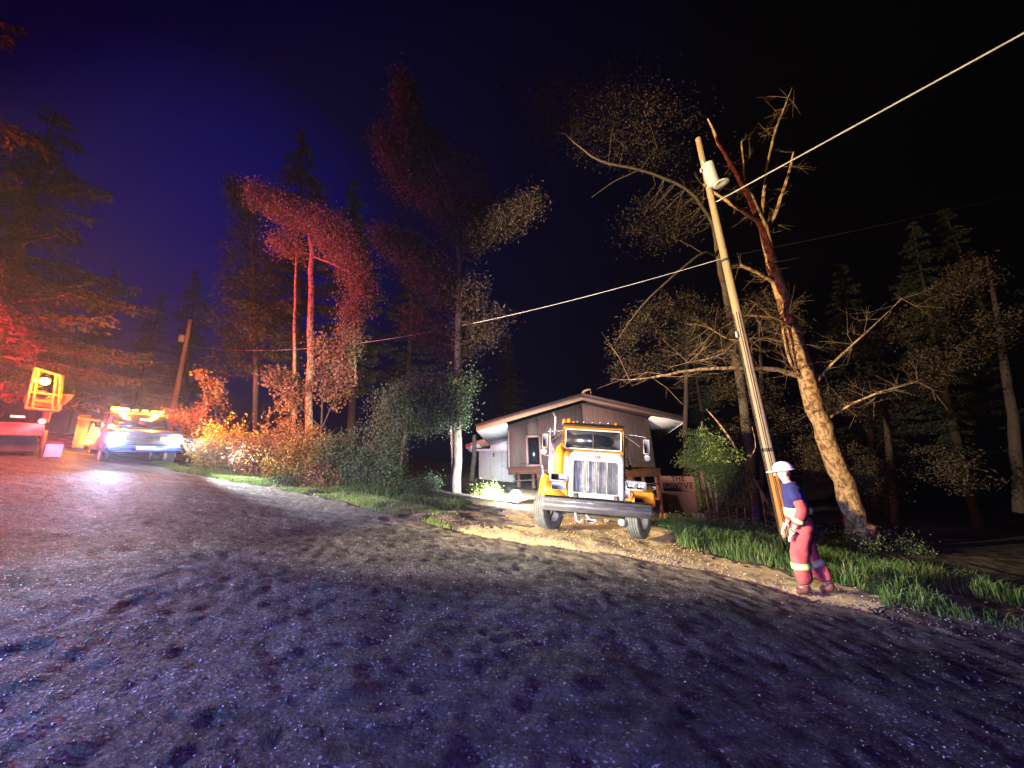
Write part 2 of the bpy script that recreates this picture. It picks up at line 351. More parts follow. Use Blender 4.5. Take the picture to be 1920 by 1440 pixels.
X = r.rand(5000) * 6 - 1; Y = 7 + r.rand(5000) * 6; ok = drive_mask(X, Y)
o = stones('drive_gravel', np.stack([X[ok], Y[ok], T(X[ok], Y[ok]) + .01], -1), 0.012, M_gravel, 4); o['kind'] = 'stuff'
X = r.rand(5200) * 18 - 8; Y = 5 + r.rand(5200) * 10; nn, s2 = NS(X, Y); dd = nn - edge(s2); ok = (dd > .05) & (~drive_mask(X, Y)); X, Y, dd = X[ok], Y[ok], dd[ok]
Z = np.where(dd < 0, G(X, Y) + .01, T(X, Y) + .015)
a = r.rand(len(X)) * 6.283; L_ = .018 + .03 * r.rand(len(X)); u_ = np.stack([np.cos(a), np.sin(a), r.randn(len(X)) * .25], -1) * L_[:, None]; w_ = np.stack([-np.sin(a), np.cos(a), r.randn(len(X)) * .3], -1) * L_[:, None] * .55; P = np.stack([X, Y, Z], -1)
o = MB().add(np.stack([P - u_, P + w_, P + u_, P - w_], 1).reshape(-1, 3), np.arange(len(X) * 4).reshape(-1, 4)).build('leaf_litter', mat('fallen_leaves', (.16, .09, .04), .8, island=.6)); o['kind'] = 'stuff'
# one clod of tar on the road near the photographer
p = hit(690, 1335); mb = MB(); mb.lathe([(0, .0), (.004, .022), (.014, .026), (.026, .016), (.03, 0)], (0, 0, 0), 'z', 9)
o = mb.build('asphalt_clod', mat('tar', (.03, .03, .03), .6, bump=.6, bscale=60), smooth=True); o.location = (p[0], p[1], p[2] + .004); o.scale = (1, 2.1, .9); o.rotation_euler = (0, 0, .5)
tag(o, 'small dark clod of broken asphalt lying alone on the near road', 'asphalt clod')
# ------------------------------------------------------------------ grass
def blades(X, Y, Z, h, w, seed, lean=.5):
    r = np.random.RandomState(seed); n = len(X); a = r.rand(n) * 6.283; b = r.rand(n) * 6.283
    P = np.stack([X, Y, Z], -1); wv = np.stack([np.cos(a), np.sin(a), 0 * a], -1) * w[:, None] / 2
    ln = np.stack([np.cos(b), np.sin(b), 0 * b], -1) * (h * lean * r.rand(n))[:, None]
    up = np.stack([0 * a, 0 * a, h], -1)
    mid = P + ln * .35 + up * .6; tip = P + ln + up * (1 - .25 * lean)
    V = np.stack([P - wv, P + wv, mid + wv * .7, mid - wv * .7, tip], 1).reshape(-1, 3)
    k = np.arange(n)[:, None] * 5
    return V, np.concatenate([k + np.array([[0, 1, 2, 3]])]), k + np.array([[3, 2, 4]])
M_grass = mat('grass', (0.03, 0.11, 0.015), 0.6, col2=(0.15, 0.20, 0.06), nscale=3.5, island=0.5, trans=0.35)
M_grass_lit = mat('lit_short_grass', (0.14, 0.26, 0.05), 0.6, col2=(0.30, 0.36, 0.12), nscale=1.5, island=0.35, trans=0.3)  # verge brightness under headlights put into this paler green
def grass(name, X, Y, hh, ww, M, seed, lean=.5):
    V, q, t = blades(X, Y, T(X, Y) - .01, hh, ww, seed, lean); mb = MB(); mb.add(V, q); mb.f.setdefault(3, []).append(t)
    o = mb.build(name, M); o['kind'] = 'stuff'; return o
r = np.random.RandomState(8)
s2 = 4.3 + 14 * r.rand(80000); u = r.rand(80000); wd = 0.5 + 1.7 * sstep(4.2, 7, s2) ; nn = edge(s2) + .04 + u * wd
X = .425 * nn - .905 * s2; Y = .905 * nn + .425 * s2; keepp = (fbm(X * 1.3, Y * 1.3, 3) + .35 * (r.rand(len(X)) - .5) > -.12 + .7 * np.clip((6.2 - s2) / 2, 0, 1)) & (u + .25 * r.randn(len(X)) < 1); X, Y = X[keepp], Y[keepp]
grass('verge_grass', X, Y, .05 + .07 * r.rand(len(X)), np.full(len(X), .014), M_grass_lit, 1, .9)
s2 = 4.6 + 13 * r.rand(30000); nn = edge(s2) + 1.35 + 1.7 * r.rand(30000)
X = .425 * nn - .905 * s2; Y = .905 * nn + .425 * s2; keepp = (fbm(X * .8, Y * .8, 3) + .3 * (r.rand(len(X)) - .5) > .02) & (X < -1.5); X, Y = X[keepp], Y[keepp]
grass('rough_grass', X, Y, .12 + .3 * r.rand(len(X)) ** 2, np.full(len(X), .018), M_grass, 2, .7)
X = 3.2 + 10 * r.rand(150000) ** 1.1; Y = 2.0 + 11 * r.rand(150000); nn, s2 = NS(X, Y)
w = fbm(X * .8, Y * .8, 4); lim = np.where(s2 > -1.2, 1.5, .25)
keepp = (nn - edge(s2) > lim + w * .35) & (~drive_mask(X, Y)) & (X > 3.45 + (Y - 9) * .12) & (nn - edge(s2) < 4.6) & (fbm(X * 1.1 + 5, Y * 1.1, 3) > -.22 + .25 * r.rand(150000))
X, Y, nn, s2 = X[keepp], Y[keepp], nn[keepp], s2[keepp]
hh = (.06 + .24 * r.rand(len(X)) ** 1.5) * (0.55 + .9 * sstep(.2, 1.6, nn - edge(s2))) * (0.7 + .9 * (fbm(X * 1.1 + 5, Y * 1.1, 3) + .2))
grass('roadside_grass', X, Y, np.abs(hh), np.full(len(X), .013), M_grass, 3, .8)
# ------------------------------------------------------------------ vehicles' shared materials
M_yel = mat('yellow_paint', (0.74, 0.27, 0.02), 0.45, col2=(0.50, 0.21, 0.03), nscale=9, bump=.06, bscale=50, contrast=(.45, .8))
M_alu = mat('worn_aluminium', (0.72, 0.74, 0.76), 0.45, metal=.35, col2=(0.52, 0.53, 0.54), nscale=14, bump=.05, bscale=80)
M_chrome = mat('chrome', (0.75, 0.75, 0.76), 0.22, metal=.9, col2=(0.5, 0.48, 0.46), nscale=10)
M_steel = mat('bumper_steel', (0.20, 0.21, 0.23), 0.5, metal=.5, col2=(0.10, 0.10, 0.11), nscale=4, bump=.2, bscale=30, stretch=(1, 4, 4))
M_black = mat('black_metal', (0.012, 0.012, 0.013), 0.6)
M_dark = mat('dark_dirty_metal', (0.05, 0.045, 0.04), 0.8, col2=(0.12, 0.10, 0.08), nscale=8, bump=.3, bscale=30)
M_rub = mat('tyre_rubber', (0.07, 0.075, 0.07), 0.85, col2=(0.15, 0.16, 0.15), nscale=7, bump=.2, bscale=50)
M_rim = mat('white_rim', (0.62, 0.61, 0.56), 0.55, col2=(0.40, 0.37, 0.32), nscale=9)
M_glass = mat('dark_glass', (0.012, 0.014, 0.022), 0.22, spec=.9)
M_lens = mat('headlight_lens', (0.55, 0.57, 0.6), 0.12, metal=.3, col2=(.8, .8, .82), nscale=20)
M_amb = mat('amber_plastic', (0.85, 0.22, 0.02), 0.3, emit=(1, .25, .02), estr=.25)
M_white = mat('white_paint', (0.75, 0.76, 0.76), 0.5, col2=(.6, .6, .6), nscale=6)
M_orange = mat('orange_paint', (0.78, 0.30, 0.02), 0.45)
M_red = mat('red_lens', (0.5, 0.03, 0.02), 0.3)
M_rad = mat('radiator_mesh', (0.28, 0.29, 0.28), 0.7, metal=.15, col2=(0.62, 0.62, 0.60), nscale=3.5, stretch=(7, 1, 1.2), bump=.3, bscale=120, contrast=(.42, .62))
def tyre(parent, c, R, w, steer, rimside, name='wheel'):
    e_ = None
    mb = MB(); h = w / 2; pr = [(-h * .86, R * .60), (-h, R * .66), (-h * 1.06, R * .80), (-h * .98, R * .93), (-h * .84, R)]
    for g in (-.6, -.2, .2, .6):
        pr += [(h * (g - .09), R), (h * (g - .055), R * .965), (h * (g + .055), R * .965), (h * (g + .09), R)]
    pr += [(h * .84, R), (h * .98, R * .93), (h * 1.06, R * .80), (h, R * .66), (h * .86, R * .60)]
    mb.lathe(pr, (0, 0, 0), 'x', 40)
    wobj = mb.build(name, M_rub, parent, smooth=False); wobj.location = c; wobj.rotation_euler = (0, 0, steer)
    mb = MB(); k = rimside
    mb.lathe([(h * .86 * k, R * .60), (h * .80 * k, R * .55), (h * .35 * k, R * .50), (h * .15 * k, R * .34), (h * .25 * k, R * .22), (h * .75 * k, R * .17), (h * .80 * k, R * .08), (h * .80 * k, 0)], (0, 0, 0), 'x', 32)
    for q in range(10):
        a = q * .6283; mb.lathe([(h * .16 * k, .02), (h * .32 * k, .02), (h * .36 * k, .001)], (0, math.cos(a) * R * .28, math.sin(a) * R * .28), 'x', 6)
    mb.lathe([(-h * .86 * k, R * .60), (-h * .80 * k, R * .56), (h * .2 * k, R * .52)], (0, 0, 0), 'x', 32)
    mb.build('rim', M_rim, wobj, smooth=True)
    return wobj
# ------------------------------------------------------------------ the yellow haul truck
TO = (1.66, 8.75, 0.165)
trk = empty('haul_truck', (0, 0, 0), 'big yellow semi truck with tall grille and turned wheels before the brown house', 'truck', mat=frame(TO, RAD(6), RAD(-4), RAD(6)))
# grille shell: rounded frame, bars and screen
def rrect(x0, x1, z0, z1, rad, k=6):
    pts = []
    for cx_, cz_, a0 in ((x1 - rad, z1 - rad, 0), (x0 + rad, z1 - rad, 90), (x0 + .03, z0 + .03, 180), (x1 - .03, z0 + .03, 270)):
        rr = rad if a0 < 180 else .03
        for q in range(k + 1):
            a = RAD(a0 + 90 * q / k); pts.append((cx_ + rr * math.cos(a), cz_ + rr * math.sin(a)))
    return pts
def ring(mb, po, pi, y0, y1):
    n = len(po); V = []
    for (P, y) in ((po, y1), (po, y0), (pi, y0), (pi, y1)):
        V += [(x, y, z) for x, z in P]
    F_ = []
    for a in range(3):
        for q in range(n): F_.append((a * n + q, a * n + (q + 1) % n, (a + 1) * n + (q + 1) % n, (a + 1) * n + q))
    return mb.add(V, F_)
mb = MB(); ring(mb, rrect(-.57, .57, .76, 1.72, .13), rrect(-.47, .47, .86, 1.53, .05), -.60, -.45)
# tapering hood nose behind the shell
po = rrect(-.57, .57, .76, 1.72, .13); pb = rrect(-.585, .585, .78, 1.73, .14)
n = len(po); mb.add([(x, -.45, z) for x, z in po] + [(x, -.16, z) for x, z in pb], [(q, (q + 1) % n, n + (q + 1) % n, n + q) for q in range(n)])
grl = mb.build('grille_shell', M_alu, trk)
mb = MB(); mb.box((0, -.47, 1.2), (.95, .02, .70)); mb.build('radiator_screen', M_rad, grl)
mb = MB()
for xx, w_ in ((-.225, .022), (0, .028), (.225, .022)): mb.box((xx, -.57, 1.195), (w_, .05, .69), bev=.006)
mb.build('grille_bar', M_white, grl)
for k in range(26):
    pass
mb = MB()
for k in range(30): mb.box((-.455 + .0314 * k, -.50, 1.195), (.006, .012, .67))
mb.build('screen_rod', M_steel, grl)
mb = MB(); mb.lathe([(-.012, 0), (-.012, .040), (0, .046), (.01, .046)], (0, 0, 0), 'y', 24); em = mb.build('oval_emblem', mat('emblem_chrome', (.35, .33, .32), .4, metal=.3), grl, smooth=True)
em.location = (0, -.607, 1.615); em.scale = (1.9, 1, .85)
mb = MB(); mb.lathe([(-.004, 0), (-.004, .034), (0, .036)], (0, 0, 0), 'y', 24); e2 = mb.build('emblem_face', mat('emblem_red', (.30, .16, .15), .5), em, smooth=True); e2.location = (0, -.012, 0)
mb = MB(); mb.box((0, -.53, 1.735), (.02, .05, .035), bev=.006); mb.build('hood_ornament', M_chrome, trk)
# hood
po = rrect(-.585, .585, .95, 1.735, .14); pb = rrect(-.70, .70, .95, 1.93, .12)
mb = MB(); mb.add([(x, -.155, z) for x, z in po] + [(x, 1.20, z) for x, z in pb], [(q, (q + 1) % n, n + (q + 1) % n, n + q) for q in range(n)] + [tuple(range(n))])
mb.build('hood', M_yel, trk)
mb = MB(); mb.hexa([(-.607, -.14, .98), (-.593, -.14, .98), (-.66, .25, .98), (-.675, .25, .98)], [(-.607, -.14, 1.62), (-.593, -.14, 1.62), (-.66, .25, 1.70), (-.675, .25, 1.70)])
mb.build('white_side_panel', M_white, trk)
# cab with windscreen
cx0, cx1 = -.72, .90
mb = MB()
mb.box((.09, 2.1, 1.60), (cx1 - cx0, 1.5, .80), bev=.03)                # lower cab
mb.box((.09, 2.14, 2.60), (cx1 - cx0 + .02, 1.46, .12), bev=.05)            # roof
mb.box((cx0 + .035, 1.37, 2.27), (.07, .10, .58), bev=.015); mb.box((cx1 - .035, 1.37, 2.27), (.07, .10, .58), bev=.015)
mb.box((cx0 + .035, 2.78, 2.27), (.07, .12, .58)); mb.box((cx1 - .035, 2.78, 2.27), (.07, .12, .58)); mb.box((.09, 2.82, 2.25), (1.5, .05, .6))
cab = mb.build('cab', M_yel, trk)
mb = MB(); ring(mb, rrect(cx0 + .06, cx1 - .06, 2.00, 2.55, .06), rrect(cx0 + .095, cx1 - .095, 2.035, 2.515, .04), 1.30, 1.34)
mb.build('windscreen_frame', M_alu, cab)
mb = MB(); mb.box((.09, 1.325, 2.275), (cx1 - cx0 - .18, .012, .49)); mb.build('windscreen', M_glass, cab)
mb = MB(); mb.box((.09, 1.312, 2.275), (.022, .016, .49)); mb.build('windscreen_divider', M_dark, cab)
for xx, sg in ((-.28, 1), (.42, 1)):
    mb = MB(); mb.tube([(xx, 1.27, 2.03), (xx + .10, 1.29, 2.06), (xx - .22, 1.30, 2.14)], .009, 6); mb.build('wiper', M_black, cab)
for xx in (cx0 - .004, cx1 + .004):
    mb = MB(); mb.box((xx, 2.05, 2.27), (.01, 1.1, .42)); mb.build('side_window', M_glass, cab)
mb = MB(); mb.box((.09, 1.36, 2.685), (1.5, .26, .035), bev=.012); mb.box((.09, 1.24, 2.66), (1.62, .10, .05), bev=.015); vis = mb.build('roof_visor', M_black, trk)
for xx in (-.34, -.16, .06, .26, .48):
    mb = MB(); mb.lathe([(-.05, 0), (-.045, .03), (0, .035), (.08, .02), (.10, 0)], (xx, 1.24, 2.735), 'y', 12); mb.build('roof_marker_lamp', M_chrome, trk, smooth=True)
def beacon(parent, x, y, z, s=1.0, name='amber_beacon'):
    mb = MB(); mb.lathe([(0, 0), (0, .07 * s), (.03 * s, .07 * s), (.05 * s, .055 * s)], (x, y, z), 'z', 20); bb = mb.build(name + '_base', M_dark, parent, smooth=True)
    mb = MB(); mb.lathe([(.05 * s, .058 * s), (.14 * s, .055 * s), (.18 * s, .035 * s), (.19 * s, 0)], (x, y, z), 'z', 20); mb.build(name, M_amb, parent, smooth=True)
beacon(trk, -.57, 1.62, 2.70, 1.0); beacon(trk, -.70, 1.60, 2.69, .95); beacon(trk, -.44, 1.5, 2.69, .55); beacon(trk, .72, 1.62, 2.70, .75)
# stacks, air cleaner, horns, mirrors
mb = MB(); mb.tube([(-.98, 1.75, 1.1), (-.94, 1.75, 2.4)], .085, 18); mb.lathe([(0, .10), (.24, .11), (.26, .06)], (-.955, 1.75, 2.12), 'z', 18)
mb.tube([(-.945, 1.75, 2.4), (-.94, 1.75, 2.85), (-.955, 1.73, 2.96), (-1.02, 1.68, 3.06)], .047, 14); mb.build('exhaust_stack', M_chrome, trk, smooth=True)
mb = MB(); mb.lathe([(1.28, 0), (1.28, .10), (1.34, .14), (1.40, .145), (1.42, .15), (1.44, .145), (1.78, .145), (1.80, .15), (1.82, .145), (1.92, .13), (1.97, .09), (2.02, .08), (2.05, 0)], (-.80, 1.15, 0), 'z', 24)
mb.tube([(-.80, 1.15, 2.0), (-.76, 1.2, 2.10), (-.66, 1.2, 2.02)], .05, 10); mb.build('air_cleaner', M_orange, trk, smooth=True)
mb = MB(); mb.tube([(-1.03, .95, 1.30), (-1.06, .95, 2.46)], .02, 8); mb.build('cab_hand_pole', M_chrome, trk)
mb = MB(); mb.tube([(-1.16, .35, .92), (-1.19, .35, 1.42)], .012, 6); mb.build('bumper_guide_rod', M_chrome, trk)
for sx, xx in ((-1, -1.20), (1, 1.50)):
    mb = MB(); mb.box((xx, 1.45, 2.20), (.17, .06, .40), bev=.02); mr_ = mb.build('side_mirror', M_alu, trk)
    mb = MB(); mb.box((xx, 1.487, 2.20), (.14, .01, .36)); mb.build('mirror_glass', M_glass, mr_)
    mb = MB(); mb.lathe([(-.03, 0), (-.02, .07), (.01, .085), (.03, .07)], (xx + .02 * sx, 1.45, 1.90), 'y', 16); mb.build('round_mirror', M_white, mr_, smooth=True)
    x0 = cx0 if sx < 0 else cx1
    mb = MB(); mb.tube([(x0, 1.5, 2.52), (xx - .0, 1.5, 2.46), (xx, 1.5, 1.80), (x0, 1.5, 1.85)], .014, 6); mb.tube([(x0, 1.5, 2.50), (xx - .16 * sx, 1.5, 2.2)], .014, 6)
    mb.tube([(x0 + .05 * sx, 1.8, 2.5), (x0 + .14 * sx, 1.6, 2.2), (x0 + .20 * sx, 1.55, 1.7)], .03, 8); mb.build('mirror_bracket', M_chrome, trk)
mb = MB(); mb.box((1.07, 2.4, 2.0), (.06, .1, 1.3)); mb.tube([(1.0, 2.2, 2.45), (1.10, 2.2, 2.5), (1.22, 2.2, 1.6)], .04, 8); mb.build('grab_rail', M_dark, trk)
# fenders (curved over the wheel) and headlights
for sx in (-1, 1):
    mb = MB(); pr = []; R0 = .64
    a_ = np.linspace(RAD(24), RAD(150), 13)
    x_in, x_out = .60 * sx, 1.20 * sx
    ar = [(-R0 * math.cos(t) * 1.0, .50 + R0 * math.sin(t) * 1.03) for t in a_]
    V = []
    for y_, z_ in ar: V += [(x_in, y_, z_), (x_out, y_, z_), (x_out + .01 * sx, y_ * .95, z_ - .06)]
    F_ = []
    for k in range(len(ar) - 1):
        b_ = 3 * k; F_ += [(b_, b_ + 1, b_ + 4, b_ + 3), (b_ + 1, b_ + 2, b_ + 5, b_ + 4)]
    mb.add(V, F_)
    V2 = [(x, y - .0, z - .03) for x, y, z in V]; 
    if sx < 0:   # near-vertical orange face beside the headlight
        mb.hexa([(-1.12, -.60, .76), (-.62, -.60, .76), (-.62, -.30, .76), (-1.16, -.20, .76)], [(-1.10, -.52, 1.20), (-1.04, -.52, 1.02), (-.66, -.3, 1.0), (-1.14, -.20, 1.22)])
    else:
        mb.box((.955, -.46, .84), (.48, .34, .30), bev=.06)
    mb.build('fender', M_yel, trk)
    hx0, hx1, hz0, hz1 = (-.99, -.60, 1.05, 1.23) if sx < 0 else (.60, 1.04, .98, 1.18)
    mb = MB(); mb.box(((hx0 + hx1) / 2, -.50, (hz0 + hz1) / 2), (hx1 - hx0, .18, hz1 - hz0), bev=.03); hl = mb.build('headlight', M_alu, trk)
    wd = (hx1 - hx0 - .05) / 2
    for q in range(2):
        cxq = hx0 + .025 + wd * (q + .5)
        mb = MB(); mb.box((cxq, -.594, (hz0 + hz1) / 2), (wd - .02, .012, hz1 - hz0 - .05), bev=.004); ln = mb.build('headlight_lens', M_lens if not (sx < 0 and q == 0) else M_glass, hl)
        if not (sx < 0 and q == 0):
            for zz in (-.03, .03):
                mb = MB(); mb.lathe([(-.006, 0), (-.004, .026), (.0, .03)], (cxq + zz * 1.1, -.602, (hz0 + hz1) / 2), 'y', 12); mb.build('lamp_reflector', M_white, ln, smooth=True)
mb = MB(); mb.box((-.79, -.56, .955), (.30, .02, .15), bev=.004); mb.build('white_plate', mat('pale_plate', (.55, .62, .72), .5), trk)
mb = MB(); mb.box((.645, -.55, .86), (.11, .03, .22), bev=.004); mb.build('white_bracket', M_white, trk)
mb = MB(); mb.box((1.20, -.42, .82), (.05, .2, .26), bev=.02); mb.build('red_side_reflector', M_red, trk)
for dx, dz in ((1.22, 1.08), (1.34, 1.09), (1.25, .97)):
    mb = MB(); mb.box((dx, .1, dz), (.09, .05, .07), bev=.015); mb.build('side_marker_lamp', M_white, trk)
mb = MB(); mb.tube([(1.05, .1, 1.0), (1.35, .1, 1.03)], .012, 6); mb.build('marker_bracket', M_dark, trk)
# bumper: folded steel plate with lower lip
mb = MB()
prof = [(-.62, .715), (-.74, .715), (-.765, .70), (-.765, .62), (-.80, .60), (-.81, .545), (-.785, .53), (-.76, .47), (-.72, .45), (-.62, .47)]
for x0, x1 in ((-1.12, 1.12),):
    V = []
    for x in (x0, x0 + .06, x1 - .06, x1):
        d_ = .07 if x in (x0, x1) else 0
        V += [(x, y + d_, z) for y, z in prof]
    k = len(prof); F_ = []
    for a in range(3):
        for q in range(k): F_.append((a * k + q, (a + 1) * k + q, (a + 1) * k + (q + 1) % k, a * k + (q + 1) % k))
    F_ += [tuple(range(k)), tuple(range(3 * k, 4 * k))[::-1]]
    mb.add(V, F_)
bmp = mb.build('bumper', M_steel, trk)
mb = MB(); mb.box((0, -.68, .735), (2.1, .12, .034), bev=.01); mb.build('bumper_step', M_black, bmp)
mb = MB(); mb.box((0, -.768, .655), (2.1, .012, .016)); mb.build('bumper_trim', M_chrome, bmp)
# undercarriage
mb = MB(); mb.box((-.42, 3.0, .72), (.12, 7.2, .24)); mb.box((.42, 3.0, .72), (.12, 7.2, .24)); mb.box((0, .0, .45), (1.7, .14, .14), bev=.03); mb.box((0, .2, .60), (.55, .6, .36), bev=.06)
mb.box((0, 5.2, .52), (1.8, .2, .2)); mb.box((0, 6.4, .52), (1.8, .2, .2)); mb.build('chassis', M_dark, trk)
mb = MB()
mb.tube([(-.42, -.62, .44), (-.40, -.62, .30), (-.33, -.62, .26), (-.27, -.62, .32)], .025, 7); mb.build('tow_hook', M_rim, trk)
mb = MB(); mb.box((-.08, -.45, .30), (.22, .1, .09), bev=.02); mb.tube([(-.12, -.45, .34), (-.20, -.45, .42)], .03, 6); mb.build('steering_gear', M_rim, trk)
mb = MB(); mb.lathe([(-.06, 0), (-.06, .07), (.06, .07), (.08, 0)], (.56, -.35, .32), 'y', 12); mb.build('air_tank', M_rim, trk)
mb = MB(); mb.box((.24, -.4, .33), (.1, .08, .05), bev=.01); mb.build('drain_valve', M_rim, trk)
mb = MB(); mb.tube([(-.78, -.1, .36), (.78, -.1, .30)], .022, 8); mb.build('tie_rod', M_dark, trk)
mb = MB(); mb.box((-1.0, 2.4, .72), (.42, 1.1, .5), bev=.1); mb.build('fuel_tank', M_chrome, trk)
mb = MB(); mb.box((1.03, 2.5, .85), (.42, 1.1, .55), bev=.05); mb.build('tool_box', M_dark, trk)
tyre(trk, (-.97, 0, .50), .50, .27, RAD(-30), -1); tyre(trk, (.98, 0, .50), .50, .27, RAD(-30), 1)
for yy in (5.2, 6.4):
    for xx in (-.92, .92): tyre(trk, (xx, yy, .50), .50, .50, 0, 1 if xx > 0 else -1)
# steel bolster on which the front of the house rests
# ------------------------------------------------------------------ the brown house on steel beams
K = 20 / 15.0
HO = at(1090, 873, 20.0); HM = frame(HO, RAD(5), RAD(-6.5), 0)
house = empty('brown_house', (0, 0, 0), 'brown gabled house with white soffits jacked up on steel beams behind the truck', 'house', mat=HM)
def hs(v): return tuple(q * K for q in v)
M_brown = mat('brown_siding', (0.095, 0.062, 0.055), 0.85, col2=(0.13, 0.088, 0.08), nscale=1.5, bump=.5, bscale=18, stretch=(5, 5, .6))
M_brown2 = mat('rust_steel', (0.10, 0.035, 0.022), 0.8, col2=(0.17, 0.07, 0.04), nscale=5, bump=.3)
M_fascia = mat('tan_fascia', (0.50, 0.30, 0.18), 0.7, col2=(0.42, 0.25, 0.15), nscale=5, bump=.1)
M_soffit = mat('white_soffit', (0.78, 0.80, 0.80), 0.7, col2=(0.68, 0.70, 0.70), nscale=2)
M_roof = mat('roof_felt', (0.05, 0.03, 0.03), 0.9, bump=.4, bscale=40)
M_trim = mat('window_trim', (0.36, 0.22, 0.18), 0.7)
wl_, wr_ = -2.94, 2.88; D_ = 2.9
fl, fr_ = 0.02, -.18
def gable_z(x): return 2.80 - .255 * abs(x - .23) if x < .23 else 2.80 - .29 * abs(x - .23)
mb = MB()
# front wall with a real window opening (built of strips round it)
wx0, wx1, wz0, wz1 = -2.10, -1.66, .10, 1.22
def wallpoly(pts, y0, y1): 
    k = len(pts); V = [hs((x, y0, z)) for x, z in pts] + [hs((x, y1, z)) for x, z in pts]
    mb.add(V, [tuple(range(k)), tuple(range(k, 2 * k))[::-1]] + [(q, q + k, (q + 1) % k + k, (q + 1) % k) for q in range(k)])
th = .08
wallpoly([(wl_, fl), (wx0, fl), (wx0, gable_z(wx0) - .2), (wl_, gable_z(wl_) - .2)], 0, th)
wallpoly([(wx0, fl), (wx1, fl), (wx1, wz0), (wx0, wz0)], 0, th)
wallpoly([(wx0, wz1), (wx1, wz1), (wx1, gable_z(wx1) - .2), (wx0, gable_z(wx0) - .2)], 0, th)
wallpoly([(wx1, fl), (.23, fl - .05), (.23, 2.6), (wx1, gable_z(wx1) - .2)], 0, th)
wallpoly([(.23, fl - .05), (wr_, fr_), (wr_, gable_z(wr_) - .2), (.23, 2.6)], 0, th)
mb.box(hs((wl_ + .04, D_ / 2 + .04, .70)), hs((.08, D_ - .08, 1.36))); mb.box(hs((wr_ - .04, D_ / 2 + .04, .75)), hs((.08, D_ - .08, 1.5)))
mb.box(hs((-.03, D_ - .04, .85)), hs((5.66, .07, 1.5)))
mb.build('wall', M_brown, house)
mb = MB()
for k in range(28):
    xx = wl_ + .1 + k * .205
    if wx0 - .12 < xx < wx1 + .12: continue
    zt = gable_z(xx) - .21; mb.box(hs((xx, -.003, (zt + .0) / 2)), hs((.014, .006, zt - .02)))
mb.build('siding_batten', M_brown, house)
mb = MB(); mb.box(hs((wl_ + .03, -.03, .78)), hs((.06, .05, 1.5))); mb.build('corner_trim', M_trim, house)
mb = MB()
for c_, s_ in ((((wx0 - .05), .66), (.09, 1.26)), ((wx1 + .05, .66), (.09, 1.26)), (((wx0 + wx1) / 2, wz1 + .05), (.55, .09)), (((wx0 + wx1) / 2, wz0 - .03), (.55, .07))):
    mb.box(hs((c_[0], -.03, c_[1])), hs((s_[0], .05, s_[1])))
wf = mb.build('window_frame', M_trim, house)
mb = MB(); mb.box(hs(((wx0 + wx1) / 2, .05, .66)), hs((.44, .01, 1.12))); mb.build('window_pane', M_glass, wf)
# roof: two slabs with overhang, fascia boards, boxed soffits
ex0, ex1 = -4.20, 4.14; yf, yb = -.50, D_ + .1
zl, zr, zp = 1.70, 1.62, 2.82
def slab(x0, z0, x1, z1, y0, y1, t_):
    return [hs(p_) for p_ in ((x0, y0, z0), (x1, y0, z1), (x1, y1, z1), (x0, y1, z0))], [hs(p_) for p_ in ((x0, y0, z0 + t_), (x1, y0, z1 + t_), (x1, y1, z1 + t_), (x0, y1, z0 + t_))]
mb = MB(); mb.hexa(*slab(ex0 - .03, zl, .23, zp, yf - .03, yb, .07)); mb.hexa(*slab(.231, zp, ex1 + .03, zr, yf - .03, yb, .07)); rf = mb.build('roof', M_roof, house)
mb = MB(); mb.hexa(*slab(ex0, zl - .20, .23, zp - .22, yf, yf + .05, .195)); mb.build('fascia', M_fascia, rf)
mb = MB(); mb.hexa(*slab(.232, zp - .22, ex1, zr - .14, yf, yf + .05, .135)); mb.build('fascia', M_brown, rf)
for side in (0, 1):
    mb = MB()
    if side == 0:
        mb.hexa(*slab(ex0, zl - .19, wl_, zl + .07, yf + .05, yb, .03))
        mb.box(hs((ex0 + .015, (yf + yb) / 2, zl - .09)), hs((.03, yb - yf - .12, .18)))
    else:
        mb.hexa(*slab(wr_, zr + .15, ex1, zr - .12, yf + .05, yb, .03))
        mb.box(hs((ex1 - .015, (yf + yb) / 2, zr - .07)), hs((.03, yb - yf - .12, .13)))
    mb.build('soffit', M_soffit, rf)
mb = MB()
for k in range(5): mb.box(hs((3.55, yf + .5 + .55 * k, 1.655)), hs((1.0, .05, .04)), rot=(0, .235, 0))
mb.build('rafter_tail', M_brown, rf)
mb = MB(); mb.hexa([hs(p_) for p_ in ((ex0 + .05, yb + .002, 1.2), (wl_ + .03, yb + .002, 1.2), (wl_ + .03, yb + .05, 1.2), (ex0 + .05, yb + .05, 1.2))], [hs(p_) for p_ in ((ex0 + .05, yb + .002, 1.52), (wl_ + .03, yb + .002, 1.82), (wl_ + .03, yb + .05, 1.82), (ex0 + .05, yb + .05, 1.52))]); mb.build('eave_end_board', M_soffit, rf)
# curved pipe and thin mast over the ridge
mb = MB(); mb.tube([hs(p_) for p_ in ((.20, .1, 2.85), (.28, .1, 3.02), (.40, .1, 3.16), (.54, .1, 3.22), (.66, .1, 3.22))], np.array([.035, .05, .055, .05, .035]) * K, 8); mb.tube([hs((.67, .1, 3.22)), hs((.67, .1, 2.72))], .014, 6)
mb.build('curved_roof_pipe', mat('pipe_tan', (.5, .36, .2), .6), rf, smooth=True)
